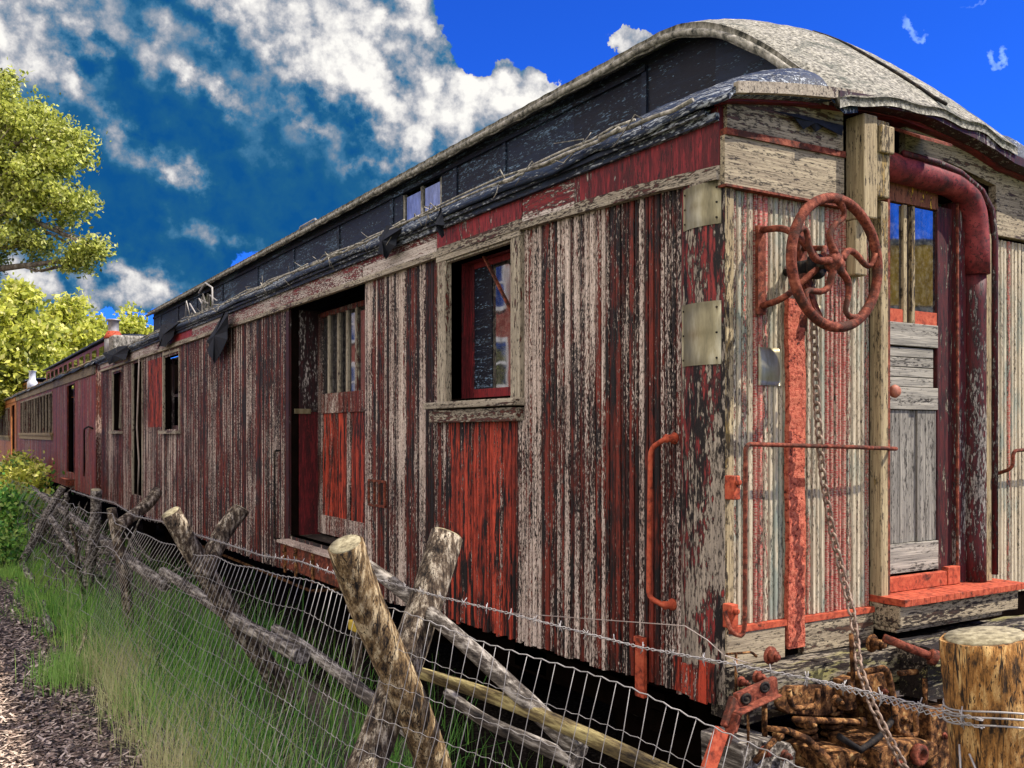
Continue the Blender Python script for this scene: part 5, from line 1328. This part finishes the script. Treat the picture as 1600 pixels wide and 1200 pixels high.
def far_tree(px, py_top, py_bot, wpx, label, D, n=15000, size=.16):
    k = D / F; c0 = at(px, (py_top + py_bot) / 2, D); hz = (py_bot - py_top) / 2 * k; wx = wpx * k
    crowns = [(c0, (wx * .7, wx * .7, hz * .8))]
    for i in range(6):
        a = i * 1.05 + U(-.2, .2); crowns.append((c0 + Vector((math.cos(a) * wx * .6, math.sin(a) * wx * .6, U(-.5, .55) * hz)), (wx * .42, wx * .42, hz * .38)))
    crowns.append((at(px + U(-10, 10), py_top + 18, D), (wx * .35, wx * .35, 18 * k)))
    b0 = at(px, 677, D); b0.z = -.05
    tree(label, b0, crowns, n, size, 'leaf_far', .25, at(px, py_top + 40, D), sub=110, csig=.38, grp='cottonwood trees beyond the train')
far_tree(25, 445, 690, 78, 'tall yellow-green tree behind the far cars at the left edge', 46, 26000)
far_tree(100, 468, 680, 66, 'yellow-green tree right of the tallest one behind the red car', 50, 22000)
far_tree(-45, 430, 700, 80, 'yellow-green tree just outside the left edge behind the orange car', 44, 12000)
far_tree(203, 478, 640, 36, 'small distant tree whose top shows right of the stovepipe', 75, 9000, .2)
far_tree(150, 492, 640, 30, 'distant tree whose top shows left of the stovepipe', 62, 9000, .2)

# ================================================================= what the panes reflect
hs = thing('brick_house', 'red brick house with white window trim, seen reflected in the side window', 'house', (-14, 24, 0))
mb = MB(); mb.box(-18, -12, 13, 40, 0, 8.2); mb.build('wall', 'brick', hs)
mb = MB()
v = [(-18.4, 12.6, 8.2), (-11.6, 12.6, 8.2), (-11.6, 40.4, 8.2), (-18.4, 40.4, 8.2), (-15, 12.6, 10.2), (-15, 40.4, 10.2)]
mb.add(v, [(0, 3, 2, 1), (1, 2, 5, 4), (3, 0, 4, 5), (0, 1, 4), (2, 3, 5)]); mb.build('roof', 'roof_tin', hs)
for y in np.arange(14.2, 38, 2.6):
    for z0 in (1.0, 3.5, 6.0):
        fr = MB(); fr.box(-12.0, -11.93, y, y + 1.3, z0, z0 + .12); fr.box(-12.0, -11.93, y, y + 1.3, z0 + 1.5, z0 + 1.65); fr.box(-12.0, -11.93, y, y + .14, z0 + .12, z0 + 1.5); fr.box(-12.0, -11.93, y + 1.16, y + 1.3, z0 + .12, z0 + 1.5); fr.box(-12, -11.94, y + .14, y + 1.16, z0 + .8, z0 + .87)
        w_ = fr.build('window', 'cream_paint', hs); g = MB(); g.box(-12, -11.98, y + .14, y + 1.16, z0 + .12, z0 + 1.5); g.build('pane', 'glass', w_)
mb = MB(); mb.box(-11.95, -10.6, 13, 40, 2.72, 2.95); [mb.box(-10.75, -10.6, y, y + .15, 0, 2.72) for y in np.arange(13.2, 40, 2.6)]; mb.build('porch', 'cream_paint', hs)
sh = thing('storage_shed', 'grey shed with a bright yellow upper band, reflected in the end door panes', 'shed', (12.5, -8.2, 0))
mb = MB(); mb.beam((8.5, -10.5, 2.1), (17, -3.5, 2.1), 3.0, 4.2); mb.build('wall', 'grey_paint', sh)
mb = MB(); mb.beam((8.5, -10.5, 4.72), (17, -3.5, 4.72), 3.02, 1.0); mb.build('upper_wall', 'yellow_paint', sh)
mb = MB(); mb.beam((8.4, -10.6, 5.28), (17.1, -3.4, 5.28), 3.1, .1); mb.build('roof', 'roof_tin', sh)
